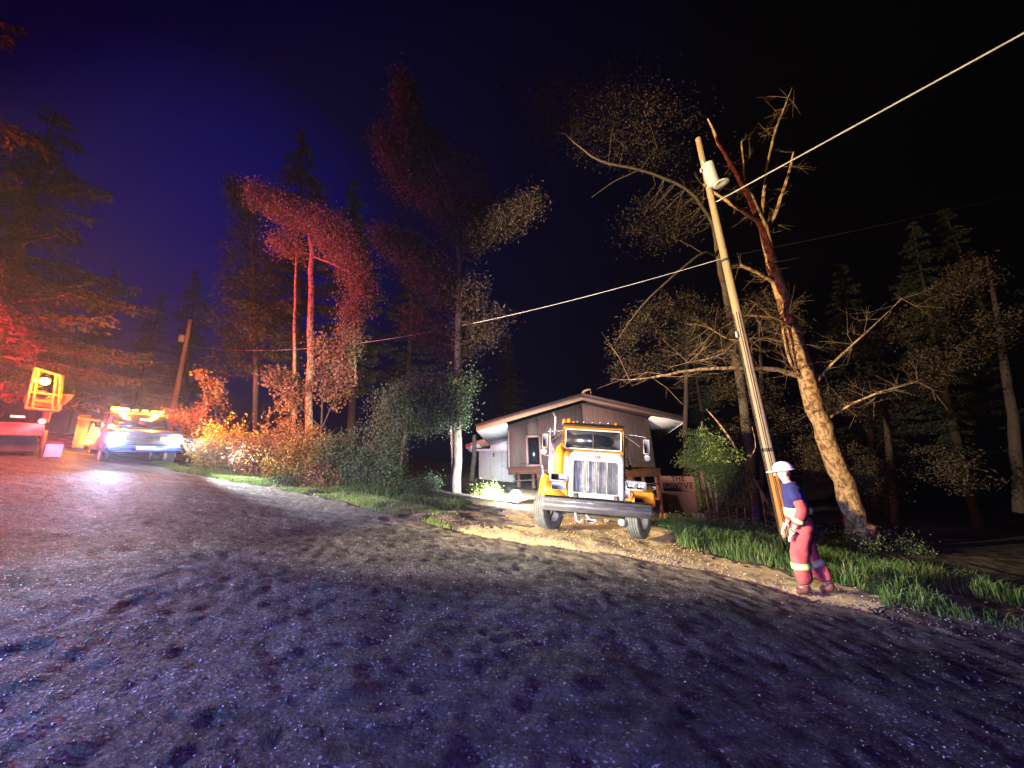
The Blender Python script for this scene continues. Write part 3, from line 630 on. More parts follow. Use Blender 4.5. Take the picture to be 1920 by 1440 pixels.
# steel beams beneath
mb = MB()
def ibeam(x0, x1, y, z0, z1, zs0=None):
    for (za, zb, w_) in ((z1 - .04, z1, .2), (z0, z0 + .04, .2), (z0 + .04, z1 - .04, .04)):
        mb.box(hs(((x0 + x1) / 2, y, (za + zb) / 2)), hs((x1 - x0, w_, zb - za)))
ibeam(-2.95, .2, -.05, -.26, .0); ibeam(.25, 3.02, -.05, -.52, -.22)
for xx, z0 in ((-1.7, -.3), (1.9, -.55)): mb.box(hs((xx, 1.4, z0)), hs((.22, 2.9, .3)))
bm_ = mb.build('steel_beam', M_brown2, house)
for xx, zt, zb in ((-2.55, -.27, -1.05), (-1.95, -.27, -1.05), (1.95, -.53, -1.35), (2.35, -.53, -1.35), (2.85, -.53, -1.4)):
    mb = MB(); mb.box(hs((xx, .05, (zt + zb) / 2)), hs((.13, .13, zt - zb))); sp_ = mb.build('support_post', M_brown2, house)
    mb = MB(); mb.box(hs((xx, .05, zb + .05)), hs((.34, .3, .1))); mb.build('post_foot', M_brown2, sp_)
for c_, s_ in (((-2.3, -.2, -.52), (.9, .06, .05)), ((2.3, -.2, -.8), (.9, .06, .06)), ((-1.45, .3, -.6), (.7, .05, .5))):
    mb = MB(); mb.box(hs(c_), hs(s_)); mb.build('cross_brace', M_dark, house)
for pp, r_ in ((((-2.45, -.12, .05), (-2.45, -.12, .55)), .012), (((-2.45, -.12, .13), (-1.95, -.12, .10)), .02), (((-1.48, -.12, .1), (-1.42, -.12, .02), (-1.34, -.12, .02), (-1.30, -.12, .14)), .02)):
    mb = MB(); mb.tube([hs(p_) for p_ in pp], r_, 6); mb.build('hanging_chain', M_dark, house)
for xx in (-2.62, 2.62):
    tyre(house, hs((xx, .9, -1.05 if xx < 0 else -1.25)), .42, .4, 0, -1, 'dolly_wheel')
# pale side wing behind the left eave
M_panel = mat('pale_panel', (0.74, 0.75, 0.68), 0.75, col2=(0.66, 0.66, 0.59), nscale=.8)
K2 = 1.0
def wp(px, py, yl):        # point on the plane y = yl (house frame) under the photograph's pixel
    n_ = np.array(HM.col[1][:3]); o_ = np.array(HM.translation) + n_ * yl; r_ = ray(px, py)
    p_ = CAM + r_ * (((o_ - CAM) @ n_) / (r_ @ n_)) - np.array(HM.translation)
    return float(p_ @ np.array(HM.col[0][:3])), float(p_ @ np.array(HM.col[2][:3]))
YW = D_ * K + .25
(xa, za), (xb, zb), (xc, zc) = wp(898, 846, YW), wp(900, 926, YW), wp(962, 846, YW)
mb = MB(); mb.box(((xa + xc) / 2, YW + 1.6, (za + zb) / 2), (xc - xa, 3.2, za - zb)); wg = mb.build('side_wing_wall', M_panel, house)
mb = MB()
for q in (.33, .66): mb.box((xa + (xc - xa) * q, YW - .004, (za + zb) / 2), (.012, .006, za - zb - .1))
mb.build('panel_seam', M_dark, wg)
mb = MB(); mb.box(((xa + xc) / 2 - .03, YW - .05, za + .06), (xc - xa + .22, .09, .13)); mb.build('white_trim_board', M_soffit, wg)
mb = MB(); mb.box(((xa + xc) / 2, YW - .03, zb + .1), (xc - xa, .05, .16)); mb.build('white_trim_board', M_soffit, wg)
x1_, z1_ = wp(935, 918, YW); mb = MB(); mb.box((x1_, YW - .10, z1_ + .05), (.95, .14, .32), bev=.02); mb.build('utility_hatch', M_soffit, wg)
x1_, z1_ = wp(926, 852, YW); mb = MB(); mb.box((x1_, YW - .03, z1_ - .03), (.07, .05, .24)); mb.build('wall_bracket', M_dark, wg)
x1_, z1_ = wp(943, 877, YW); mb = MB(); mb.box((x1_, YW - .02, z1_), (.16, .04, .24)); mb.build('wall_switch_box', M_soffit, wg)
x1_, z1_ = wp(923, 894, YW); mb = MB(); mb.lathe([(-.03, 0), (-.03, .03), (0, .03)], (x1_, YW, z1_), 'y', 10); mb.build('wall_knob', M_dark, wg)
(x0_, z0_), (x2_, z2_) = wp(873, 833, YW - .5), wp(960, 806, YW - .5)
mb = MB(); mb.hexa([(x0_, YW - .5, z0_ - .22), (x2_, YW - .5, z2_ - .22), (x2_, YW + 3.4, z2_ - .22), (x0_, YW + 3.4, z0_ - .22)], [(x0_, YW - .5, z0_), (x2_, YW - .5, z2_), (x2_, YW + 3.4, z2_), (x0_, YW + 3.4, z0_)]); wr2 = mb.build('side_wing_roof', M_fascia, house)
mb = MB(); mb.hexa([(x0_ + .02, YW - .48, z0_ - .26), (xa + .05, YW - .48, z0_ - .02), (xa + .05, YW + 3.3, z0_ - .02), (x0_ + .02, YW + 3.3, z0_ - .26)], [(x0_ + .02, YW - .48, z0_ - .225), (xa + .05, YW - .48, z0_ + .0), (xa + .05, YW + 3.3, z0_ + .0), (x0_ + .02, YW + 3.3, z0_ - .225)]); mb.build('side_wing_soffit', M_soffit, wr2)
mb = MB(); mb.tube([(xb + .9, YW + .3, zb), (xb + 1.15, YW + .3, zb - .28), (xb + 1.4, YW + .3, zb)], .03, 6); mb.build('wing_hitch', M_soffit, wg)
# work lamp shining under the beams
M_lampw = mat('work_lamp_glow', (1, 1, 1), .5, emit=(0.85, .93, 1.0), estr=80)
lp = at(967, 930, 12.6)
wk = empty('work_lamp', tuple(lp), 'glaring white work lamp standing low on the ground left of the truck', 'work lamp')
gz = H(lp[0], lp[1]) - lp[2]
mb = MB(); mb.lathe([(-.03, 0), (-.03, .20), (0, .20)], (0, 0, 0), 'y', 24); mb.build('lamp_face', M_lampw, wk, smooth=False)
mb = MB(); mb.lathe([(-.035, .21), (.0, .22), (.10, .16), (.13, 0)], (0, 0, 0), 'y', 24); mb.build('lamp_housing', M_dark, wk, smooth=True)
mb = MB(); mb.tube([(0, .05, -.1), (0, .05, gz + .05)], .02, 6); mb.tube([(-.25, .1, gz), (0, .05, gz + .2), (.25, .1, gz)], .015, 6); mb.build('lamp_stand', M_dark, wk)
# ------------------------------------------------------------------ wooden sign
gl = hit(1249, 981); gr_ = hit(1304, 978)
sgx = np.array([math.cos(RAD(-4)), math.sin(RAD(-4)), 0])
SO = at(1276, 979, 11.2)
sg = empty('wooden_sign', (0, 0, 0), 'brown wooden board sign lettered THE GROVE on two legs beside the truck', 'sign', mat=frame(SO, RAD(4), RAD(0), RAD(2.5)))
M_wood = mat('sign_wood', (0.62, 0.26, 0.11), 0.75, col2=(0.48, 0.18, 0.08), nscale=3, bump=.3, bscale=12, stretch=(1, 1, 7))
M_wooddk = mat('sign_wood_dark', (0.26, 0.10, 0.05), 0.8, col2=(0.34, 0.13, 0.07), nscale=3, bump=.3, stretch=(8, 1, 1))
M_letter = mat('letter_paint', (0.03, 0.006, 0.004), 0.8)
mb = MB(); mb.box((0, 0, .80), (1.02, .045, 1.10), rot=(RAD(-8), 0, 0), bev=.008); brd = mb.build('sign_board', M_wooddk, sg)
mb = MB(); mb.box((0, -.085, 1.10), (.96, .03, .46), rot=(RAD(-8), 0, 0), bev=.006); pn = mb.build('name_panel', M_wood, sg)
for xx in (-.42, .42):
    mb = MB(); mb.box((xx, .02, .14), (.09, .05, .34), rot=(RAD(-8), 0, 0)); mb.build('leg', M_wood, sg)
    mb = MB(); mb.box((xx, .32, .66), (.07, .04, 1.3), rot=(RAD(16), 0, 0)); mb.build('rear_leg', M_wooddk, sg)
for txt, sx, zz in (('THE', .20, 1.215), ('GROVE', .245, 1.005)):
    cu = bpy.data.curves.new('lettering', 'FONT'); cu.body = txt; cu.size = sx; cu.extrude = .006; cu.offset = .006; cu.align_x = 'CENTER'; cu.space_character = 1.12
    to = bpy.data.objects.new('tmp', cu); C.objects.link(to)
    dg = bpy.context.evaluated_depsgraph_get(); me = bpy.data.meshes.new_from_object(to.evaluated_get(dg)); bpy.data.objects.remove(to)
    o = bpy.data.objects.new('lettering', me); C.objects.link(o); me.materials.clear(); me.materials.append(M_letter)
    o.parent = pn; o.location = (0, -.106 + (1.10 - zz) * -.14, zz - .02); o.rotation_euler = (RAD(82), 0, 0)
# ------------------------------------------------------------------ utility poles and cables
M_pole = mat('pole_wood', (0.34, 0.25, 0.15), 0.8, col2=(0.46, 0.36, 0.22), nscale=2.5, bump=.4, bscale=10, stretch=(12, 12, .5))
M_poledk = mat('orange_wood', (0.42, 0.15, 0.03), 0.8, col2=(0.52, 0.22, 0.05), nscale=5, stretch=(6, 6, .8), bump=.3)  # orange wood tone of the lower pole
PB = np.array([6.5, 9.62, H(6.5, 9.62) - .1]); PT = at(1309, 260, 11.2)
pole = empty('utility_pole', tuple(PB), 'tall pale leaning utility pole carrying a transformer, rising behind the walking person', 'utility pole')
L0 = PT - PB
mb = MB(); ts = np.linspace(0, 1, 30); mb.tube([L0 * t for t in ts], [.135 - .055 * t for t in ts], 18, wob=.02); mb.build('pole', M_pole, pole, smooth=True)
ts = np.linspace(.05, .165, 8); mb = MB(); mb.tube([L0 * t for t in ts], [.141 - .055 * t for t in ts], 18, cap=False); mb.build('orange_base', M_poledk, pole, smooth=True)
mb = MB(); ts = np.linspace(.0, .52, 14); off = np.array([-.19, -.03, 0]); mb.tube([L0 * t + off * (1 - .35 * t) for t in ts], .016, 6)
off = np.array([-.12, -.15, 0]); mb.tube([L0 * t + off for t in ts], .010, 6); mb.build('ground_cable', M_black, pole)
mb = MB(); q = L0 * .47 + np.array([-.17, -.05, 0]); mb.box(q, (.06, .03, .16)); mb.build('cable_clamp', M_white, pole)
for tt in (.21, .655, .86):
    mb = MB(); q = L0 * tt; rr = .135 - .055 * tt; mb.lathe([(-.04, rr + .003), (-.04, rr + .012), (.04, rr + .012), (.04, rr + .003)], q, 'z', 20); mb.build('pole_band', M_dark, pole)
M_trans = mat('transformer_paint', (0.66, 0.66, 0.68), 0.5, col2=(.55, .54, .56), nscale=4)
tq = L0 * .872 + np.array([-.05, -.27, 0])
mb = MB(); mb.lathe([(-.40, 0), (-.40, .185), (-.37, .195), (.34, .195), (.36, .205), (.39, .20), (.45, .09), (.46, 0)], (0, 0, 0), 'z', 28); tr = mb.build('transformer', M_trans, pole, smooth=False); tr.location = tq; tr.rotation_euler = (0, RAD(-7), 0); tr.scale = (.85, .85, .88)
mb = MB(); mb.lathe([(0, 0), (0, .05), (.03, .03), (.06, .05), (.09, .03), (.12, .045), (.2, .015)], (-.12, 0, .42), 'z', 12); mb.lathe([(0, .0), (0, .04), (.1, .03), (.14, .0)], (-.28, 0, .16), 'z', 10); mb.tube([(-.19, 0, .18), (-.28, 0, .2)], .02, 6); mb.build('bushing', M_trans, tr, smooth=True)
mb = MB(); mb.lathe([(-.42, 0), (-.425, .10), (-.47, .235), (-.455, .245), (-.38, .15), (-.34, .06)], (.19, -.08, .02), 'z', 28); mb.build('lamp_shade', M_trans, tr, smooth=True)
mb = MB(); mb.box((.02, .17, .1), (.10, .16, .08)); mb.box((.02, .17, -.2), (.10, .16, .08)); mb.build('transformer_bracket', M_dark, tr)
def cable(name, A, B, sag, rad, label, M_, cat='cable', n=24):
    A = np.array(A); B = np.array(B); ts = np.linspace(0, 1, n)
    P = [A + (B - A) * t - np.array([0, 0, sag * 4 * t * (1 - t)]) for t in ts]
    mb = MB(); mb.tube(np.array(P) - A, rad, 6); o = mb.build(name, M_, smooth=True); o.location = A; return tag(o, label, cat)
M_cable = mat('cable_insulation', (0.30, 0.30, 0.31), 0.5, col2=(.5, .5, .5), nscale=3)
W1 = PB + L0 * .81 + np.array([.06, -.08, 0])
e1 = at(1920, 62, 6.5); d1 = e1 - W1
cable('overhead_cable', W1, W1 + d1 * 1.5, .0, .019, 'thick bright cable running from the pole below the transformer to the upper right corner', M_cable)
W2 = PB + L0 * .668 + np.array([0, .12, 0])
p2b = at(352, 648, 24.5)
cable('telephone_cable', W2, p2b, 1.25, .0115, 'long thin cable sagging from the tall pole leftwards past the conifers', M_cable, n=60)
e3 = at(1700, 408, 14.0)
cable('service_cable', W2 + np.array([.1, -.1, 0]), W2 + (e3 - W2) * 2.2, .1, .010, 'faint thin cable from the middle of the tall pole off to the right', M_dark)
pb2 = at(338, 770, 24.5); pt2 = at(357, 600, 24.5); pb2 = np.array([pt2[0] - .15, pt2[1], H(pb2[0], pb2[1]) - .2])
pole2 = empty('utility_pole', tuple(pb2), 'slim distant utility pole standing above the red bush at left', 'utility pole')
mb = MB(); mb.tube([(0, 0, 0), (pt2 - pb2) * .5, pt2 - pb2], [.16, .13, .10], 12); mb.build('pole', M_pole, pole2, smooth=True)
mb = MB(); mb.lathe([(-.22, 0), (-.22, .15), (.2, .16), (.27, 0)], (pt2 - pb2) + np.array([-.28, -.1, -1.3]), 'z', 16); mb.tube([(pt2 - pb2) + np.array([-.28, -.1, -1.3]), (pt2 - pb2) + np.array([0, 0, -1.3])], .03, 6); mb.build('transformer', M_trans, pole2, smooth=True)
# ------------------------------------------------------------------ vegetation
class Veg:
    def __init__(s, seed): s.r = np.random.RandomState(seed); s.mb = MB()
    def leaves(s, P, size, aspect=.6, dirs=None, spread=1.0):
        r = s.r; n = len(P)
        if n == 0: return
        d = r.randn(n, 3) * spread + (0 if dirs is None else dirs); d /= np.linalg.norm(d, axis=1)[:, None] + 1e-9
        u = np.cross(d, r.randn(n, 3)); u /= np.linalg.norm(u, axis=1)[:, None] + 1e-9
        L = (size * (.6 + .8 * r.rand(n)))[:, None]; Wd = L * aspect
        V = np.stack([P - d * L * .5, P + u * Wd * .5, P + d * L * .5, P - u * Wd * .5], 1).reshape(-1, 3)
        s.mb.add(V, np.arange(n * 4).reshape(-1, 4))
    def spray(s, A, B, n, size, aspect=.28, droop=.4, jit=.05):   # twig from A to B furnished with needles
        r = s.r; t = r.rand(n)[:, None]; d = (B - A); P = A + d * t + r.randn(n, 3) * jit
        s.leaves(P, size, aspect, d / (np.linalg.norm(d) + 1e-9) + np.array([0, 0, -droop]), .55)
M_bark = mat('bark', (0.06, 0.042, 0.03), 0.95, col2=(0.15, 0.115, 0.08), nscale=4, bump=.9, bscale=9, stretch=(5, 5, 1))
M_fir3 = mat('dim_fir_needles', (0.040, 0.026, 0.020), 0.7, col2=(0.070, 0.046, 0.036), nscale=.8, island=.35, trans=.3)  # needles darkened in colour so beam-lit boughs stay dim
M_barkd = mat('shaded_bark', (0.018, 0.012, 0.009), 0.95, col2=(0.05, 0.034, 0.022), nscale=4, bump=.9, bscale=9, stretch=(5, 5, 1))  # bark darkened in colour to keep beam-lit trunks in shade
M_twig = mat('mossy_twig', (0.12, 0.075, 0.035), 0.95, col2=(0.22, 0.14, 0.07), nscale=6)
M_barkl = mat('pale_bark', (0.16, 0.085, 0.035), 0.9, col2=(0.52, 0.33, 0.15), nscale=7, bump=1.0, bscale=5, stretch=(1.5, 1.5, .8), contrast=(.42, .55))
M_fir = mat('fir_needles', (0.022, 0.032, 0.018), 0.7, col2=(0.042, 0.052, 0.030), nscale=.8, island=.35, trans=.3)
M_fir2 = mat('brown_fir_needles', (0.042, 0.027, 0.010), 0.7, col2=(0.080, 0.052, 0.020), nscale=.8, island=.35, trans=.3)  # browner needle tone
M_leafg = mat('green_leaves', (0.045, 0.08, 0.03), 0.55, col2=(0.13, 0.165, 0.08), nscale=1.2, island=.4, trans=.3)
M_leafy = mat('autumn_leaves', (0.34, 0.20, 0.04), 0.55, col2=(0.42, 0.30, 0.06), nscale=1.2, island=.35, trans=.4)
M_leafo = mat('rusty_leaves', (0.25, 0.13, 0.06), 0.6, col2=(0.34, 0.20, 0.10), nscale=1.5, island=.45, trans=.35)
M_leafr = mat('red_leaves', (0.42, 0.14, 0.08), 0.6, col2=(0.52, 0.20, 0.10), nscale=1.5, island=.4, trans=.35)
M_leafb = mat('vine_leaves', (0.22, 0.17, 0.09), 0.6, col2=(0.34, 0.27, 0.15), nscale=1.5, island=.45, trans=.35)
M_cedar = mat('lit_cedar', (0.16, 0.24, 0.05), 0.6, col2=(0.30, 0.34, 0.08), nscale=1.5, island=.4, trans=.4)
def conifer(x, y, Ht, R, seed, label, leafm=None, bare=.12, droop=.55, nb=95, needles=26, size=.17, lean=(0, 0), tr=.3, group=None, sweep=0.0, name='conifer', zbase=None, barem=None):
    z0 = (H(x, y) if zbase is None else zbase) - .1
    root = empty(name, (x, y, z0), label, 'tree', group); r = np.random.RandomState(seed); v = Veg(seed + 1)
    ln = np.array([lean[0], lean[1], 0])
    def ax(h): return np.array([0, 0, h * Ht]) + ln * h ** 1.5 * Ht
    mb = MB(); ts = np.linspace(0, 1, 16); mb.tube([ax(t) + np.array([.06 * math.sin(5 * t + seed), .05 * math.cos(4 * t), 0]) for t in ts], [tr * (1 - t) ** .8 + .015 for t in ts], 9, wob=.1, seed=seed)
    for k in range(nb):
        h = bare + (1 - bare) * (k + r.rand()) / nb; az = r.rand() * 6.283; L = R * (1 - h) ** .75 * (.55 + .6 * r.rand()) + .15
        if h < bare + .08: L *= .6
        d = np.array([math.cos(az), math.sin(az), 0]); a = ax(h)
        us = np.linspace(0, 1, 7)
        P = [a + d * L * u + np.array([0, 0, L * (.10 * u * (1 + sweep) - droop * u * u + .18 * u ** 4)]) for u in us]
        mb.tube(P, [max(.008, .03 * tr / .3 * (1 - u) * L / 2) + .006 for u in us], 4, cap=False)
        P = np.array(P); nt = int(5 + L * 5)
        for q in range(nt):
            u = .12 + .88 * (q + r.rand()) / nt; i0 = min(5, int(u * 6)); A = P[i0] + (P[i0 + 1] - P[i0]) * (u * 6 - i0)
            side = 1 if q % 2 else -1; lat = np.array([-d[1], d[0], 0]) * side
            tl = (.16 + .30 * L * (1 - u) ** .7) * (.6 + .7 * r.rand())
            B = A + (lat * .8 + d * .65) * tl + np.array([0, 0, -tl * (.15 + droop * .5)])
            v.spray(A, B, max(4, int(needles * tl)), size, droop=.5, jit=.035 + .03 * tl)
    mb.build('trunk', barem or M_bark, root, smooth=True); v.mb.build('crown', leafm or M_fir, root); return root
def copy_tree(src, x, y, s, rz, label, group=None):
    c = src.copy(); C.objects.link(c); c.location = (x, y, H(x, y) - .1); c.scale = (s, s, s * 1.0); c.rotation_euler = (0, 0, rz); c['label'] = label
    if group: c['group'] = group
    for ch in src.children:
        d = ch.copy(); C.objects.link(d); d.parent = c
    return c
def limb_from_px(mb, pts, n=9, wob=.12, seed=0):      # pts: (px, py, distance, radius)
    P = np.array([at(a, b, t) for a, b, t, _ in pts]); R = np.array([q[3] for q in pts]); k = len(P); m_ = (k - 1) * 4 + 1
    u = np.linspace(0, k - 1, m_); Pi = np.stack([np.interp(u, range(k), P[:, j]) for j in range(3)], -1); Ri = np.interp(u, range(k), R)
    for _ in range(2): Pi[1:-1] = (Pi[:-2] + Pi[1:-1] * 2 + Pi[2:]) / 4
    rs = np.random.RandomState(seed); Pi[1:-1] += rs.randn(m_ - 2, 3) * (Ri[1:-1, None] * .16)
    mb.tube(Pi, Ri, n, wob=wob, seed=seed); return Pi
def stroke_leaves(v, pts, n, size, aspect=.6, clump=.14, hang=0.0):     # leaves in clumps round a thick polyline
    P = np.array([at(a, b, t) for a, b, t, _ in pts]); R = np.array([q[3] for q in pts]); k = len(P)
    r = v.r; nc = max(3, n // 34); u = r.rand(nc) * (k - 1); Cn = np.stack([np.interp(u, range(k), P[:, j]) for j in range(3)], -1); Rc = np.interp(u, range(k), R)
    g = r.randn(nc, 3); g /= np.linalg.norm(g, axis=1)[:, None]; Cn = Cn + g * (Rc * (.25 + .85 * r.rand(nc) ** .6))[:, None]
    i = r.randint(0, nc, n); Q = Cn[i] + r.randn(n, 3) * clump * (.5 + r.rand(nc)[i, None]) * np.array([1, 1, .8])
    Q[:, 2] -= hang * r.rand(n) ** 2
    v.leaves(Q, size, aspect, np.array([0, 0, -.5]) * (1 if hang else .3), 1.0); return Cn
def px_tree(name, label, base, trunks, strokes, leafm, barkm, size=.12, group=None, seed=0, cat='tree', clump=.14, twigs=True, crownname='crown', aspect=.6, hang=0.0, tw=.012):
    b = base; root = empty(name, tuple(b), label, cat, group); mb = MB(); allp = []
    for k, t_ in enumerate(trunks): allp.append(limb_from_px(mb, t_, seed=seed * 10 + k))
    v = Veg(seed + 3); cs = []
    for st, n_ in strokes: cs.append(stroke_leaves(v, st, n_, size, aspect, clump, hang))
    if twigs and allp:
        A = np.concatenate(allp); Cn = np.concatenate(cs) if cs else []
        rr = v.r
        for c_ in Cn:
            if rr.rand() < .5: continue
            k = np.argmin(((A - c_) ** 2).sum(1)); dd = np.linalg.norm(A[k] - c_)
            if dd > 1.7: continue
            md = (A[k] + c_) / 2 + rr.randn(3) * dd * .12; mb.tube([A[k], md, c_], [tw * 1.3, tw, tw * .5], 4, cap=False)
    for w_ in (mb, v.mb):
        for k in range(len(w_.v)): w_.v[k] = w_.v[k] - b
    if mb.v: mb.build('trunk', barkm, root, smooth=True)
    if v.mb.v: v.mb.build(crownname, leafm, root)
    return root
def bush(name, label, px, py_base, t, rx, rz_, n, leafm, seed, size=.09, group=None, ry=None, cat='bush', zb=None, stems=9):
    b = at(px, py_base, t); b[2] = (H(b[0], b[1]) if zb is None else zb) - .05; ry = ry or rx
    root = empty(name, tuple(b), label, cat, group); v = Veg(seed); r = v.r
    nc = max(8, n // 30); g = r.randn(nc, 3); g /= np.linalg.norm(g, axis=1)[:, None]; g[:, 2] = g[:, 2] * .5 + .5
    lob = .72 + .5 * (fbm(np.arctan2(g[:, 1], g[:, 0]) * 1.6 + seed * 3, g[:, 2] * 3 + seed, 3) + .3)
    rad = (.35 + .65 * r.rand(nc) ** .45) * lob
    Cn = g * rad[:, None] * np.array([rx, ry, rz_]); Cn[:, 2] += .02
    i = r.randint(0, nc, n); Q = Cn[i] + r.randn(n, 3) * np.array([.13, .13, .12]) * (.5 + r.rand(nc)[i, None]); Q[:, 2] = np.abs(Q[:, 2])
    v.leaves(Q, size, .62, np.array([0, 0, .2]), 1.0); v.mb.build('foliage', leafm, root)
    mb = MB()
    for k in range(stems):
        c_ = Cn[r.randint(nc)] * (.9 + .25 * r.rand()); mb.tube([(r.randn() * .1, r.randn() * .1, 0), c_ * .5 + r.randn(3) * .08, c_ * 1.05], [.022, .014, .006], 5, cap=False)
    mb.build('stem', M_bark, root); return root
# --- trees along the left of the road
far = 'dark conifers of the wood behind'
t_a = conifer(-19.6, 5.6, 24, 9.0, 11, 'huge dark conifer whose drooping boughs hang into the upper left corner', bare=.33, droop=.42, nb=75, needles=32, size=.26, tr=.45)
t_b = conifer(-20.5, 13.8, 15, 6.2, 12, 'red lit conifer with layered boughs at the left edge', bare=.08, droop=.30, nb=90, needles=26, size=.22, tr=.35)
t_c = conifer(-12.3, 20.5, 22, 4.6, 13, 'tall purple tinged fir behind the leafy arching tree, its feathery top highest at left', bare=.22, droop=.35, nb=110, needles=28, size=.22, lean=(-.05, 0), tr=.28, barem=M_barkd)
# conifer with the straight trunk left of the house
B0 = at(855, 925, 14.4); B0[2] = H(B0[0], B0[1]) - .05
px_tree('tall_fir', 'tall fir with straight bare trunk left of the house, boughs swept upwards', B0,
        [[(854, 928, 14.4, .21), (856, 800, 14.4, .175), (860, 600, 14.4, .14), (863, 460, 14.4, .11), (850, 380, 14.5, .09), (810, 290, 14.5, .06), (770, 190, 14.6, .03), (758, 140, 14.6, .015)],
         [(860, 430, 14.4, .05), (930, 410, 14.2, .03), (1000, 365, 14, .015)], [(861, 500, 14.4, .04), (780, 430, 13.8, .02), (710, 430, 13.6, .01)],
         [(857, 720, 14.4, .05), (800, 735, 13.6, .03), (740, 780, 13.2, .015)]],
        [([(757, 150, 14.6, .25), (765, 210, 14.6, .5), (775, 280, 14.5, .8)], 7000), ([(715, 250, 14.3, .25), (760, 330, 14.3, .6), (850, 400, 14.4, .75), (880, 460, 14.5, .6)], 14000),
         ([(800, 250, 15, .6), (880, 330, 15, .8), (940, 420, 15, .8)], 6500), ([(1005, 370, 14, .25), (960, 410, 14.1, .45), (880, 440, 14.3, .5)], 6000),
         ([(705, 430, 13.6, .3), (770, 470, 14, .7), (830, 540, 14.2, .8), (900, 560, 14.6, .8)], 11000), ([(770, 600, 14.6, .7), (860, 640, 14.8, .8), (940, 600, 15, .6)], 7000)],
        M_fir3, M_bark, size=.13, seed=21, clump=.20, aspect=.3, hang=.25)
px_tree('low_leafy_tree', 'low grey green leafy crown spreading left from the fir trunk beside the house', at(858, 925, 15.3) * 1.0,
        [[(852, 915, 15.3, .10), (846, 800, 15.0, .08), (830, 730, 14.5, .06), (790, 735, 13.8, .04), (750, 770, 13.4, .02)]],
        [([(730, 780, 13.2, .75), (760, 750, 13.4, .8), (800, 735, 13.8, .7), (855, 720, 14.2, .7)], 13000), ([(735, 840, 13.2, .45), (715, 800, 13.2, .5)], 3400), ([(770, 790, 13.6, .6), (810, 780, 13.9, .5)], 3600), ([(840, 745, 13.9, .6), (855, 790, 14, .3), (870, 700, 14.2, .5)], 4200)],
        M_leafg, M_bark, size=.075, seed=22, clump=.20, hang=.25)
# arching vine-clad tree
B1 = at(582, 850, 17.5); B1[2] = H(B1[0], B1[1]) - .05
px_tree('arching_tree', 'leafy red lit tree arching over its own straight pale trunk', B1,
        [[(578, 860, 17.5, .17), (581, 610, 17.5, .14), (587, 470, 17.5, .12), (570, 400, 17.3, .08), (500, 350, 17, .03)], [(587, 480, 17.5, .06), (640, 500, 17, .05), (690, 560, 17, .02)],
         [(552, 860, 18.5, .09), (552, 600, 18.5, .07), (556, 470, 18.4, .05)], [(666, 720, 17, .05), (664, 600, 17, .04), (650, 500, 17, .03)]],
        [([(478, 365, 16.8, .45), (510, 380, 16.8, .55), (560, 410, 17, .6)], 10000), ([(560, 405, 17, .6), (610, 420, 17, .75), (650, 470, 17, .8), (685, 560, 17, .55)], 18000),
         ([(665, 560, 17, .6), (660, 640, 17, .5), (640, 690, 17, .3)], 6000), ([(520, 450, 17.6, .5), (560, 470, 17.6, .5)], 2200)],
        M_leafb, M_barkl, size=.10, seed=23, clump=.2)
px_tree('slender_tree', 'faint slender tree left of the arching tree', at(480, 850, 22), [[(480, 850, 22, .16), (478, 560, 22, .12), (470, 400, 22, .06)]],
        [([(440, 340, 22, .2), (470, 420, 22, .9), (460, 520, 22, 1.2), (440, 620, 22, 1.4)], 8000), ([(520, 480, 22, .9), (500, 600, 22, 1.4), (430, 690, 22, 1.2)], 6000)], M_fir, M_bark, size=.2, seed=24, clump=.28, aspect=.3, hang=.2)
px_tree('maple_sapling', 'sapling with curled pale leaves rising from the hedge beneath the cable', at(610, 860, 14.5),
        [[(600, 880, 14.5, .04), (605, 760, 14.5, .03), (600, 640, 14.5, .015)], [(605, 800, 14.5, .03), (640, 720, 14.5, .02), (645, 650, 14.5, .01)], [(600, 800, 14.5, .03), (540, 740, 14.2, .015)]],
        [([(600, 630, 14.5, .2), (605, 680, 14.5, .35), (600, 740, 14.5, .4)], 1500), ([(645, 665, 14.5, .2), (650, 720, 14.5, .3), (620, 760, 14.5, .3)], 1200), ([(505, 705, 14.2, .22), (540, 720, 14.2, .35), (560, 760, 14, .4)], 2000)],
        M_leafo, M_bark, size=.12, seed=25, clump=.16)
# background wood
for i, (pxx, t, s, rz, lab) in enumerate((
        (655, 24, .95, 1.1, 'dark fir beyond the cable between the arching tree and the tall fir'), (760, 27, .85, 2.0, 'dim fir far behind the low leafy crown'),
        (330, 34, .8, .4, 'shadowy fir on the skyline above the amber lamps'), (230, 36, .75, 3.1, 'shadowy fir on the skyline beyond the far end of the road'), (110, 34, .85, 4.4, 'shadowy fir behind the lamp-lit machine cage'),
        (960, 33, .62, 5.0, 'dim fir far behind the left eave of the house'), (1330, 26, .62, .9, 'dim fir behind the right eave of the house'), (1640, 23, .75, 1.7, 'black fir behind the leaning tree'), (1800, 20, .8, 2.6, 'black fir behind the grass at the right edge'), (1950, 22, .95, .2, 'black fir reaching in from the right edge'))):
    b = at(pxx, 860, t); copy_tree(t_c, b[0], b[1], s, rz, lab, far)
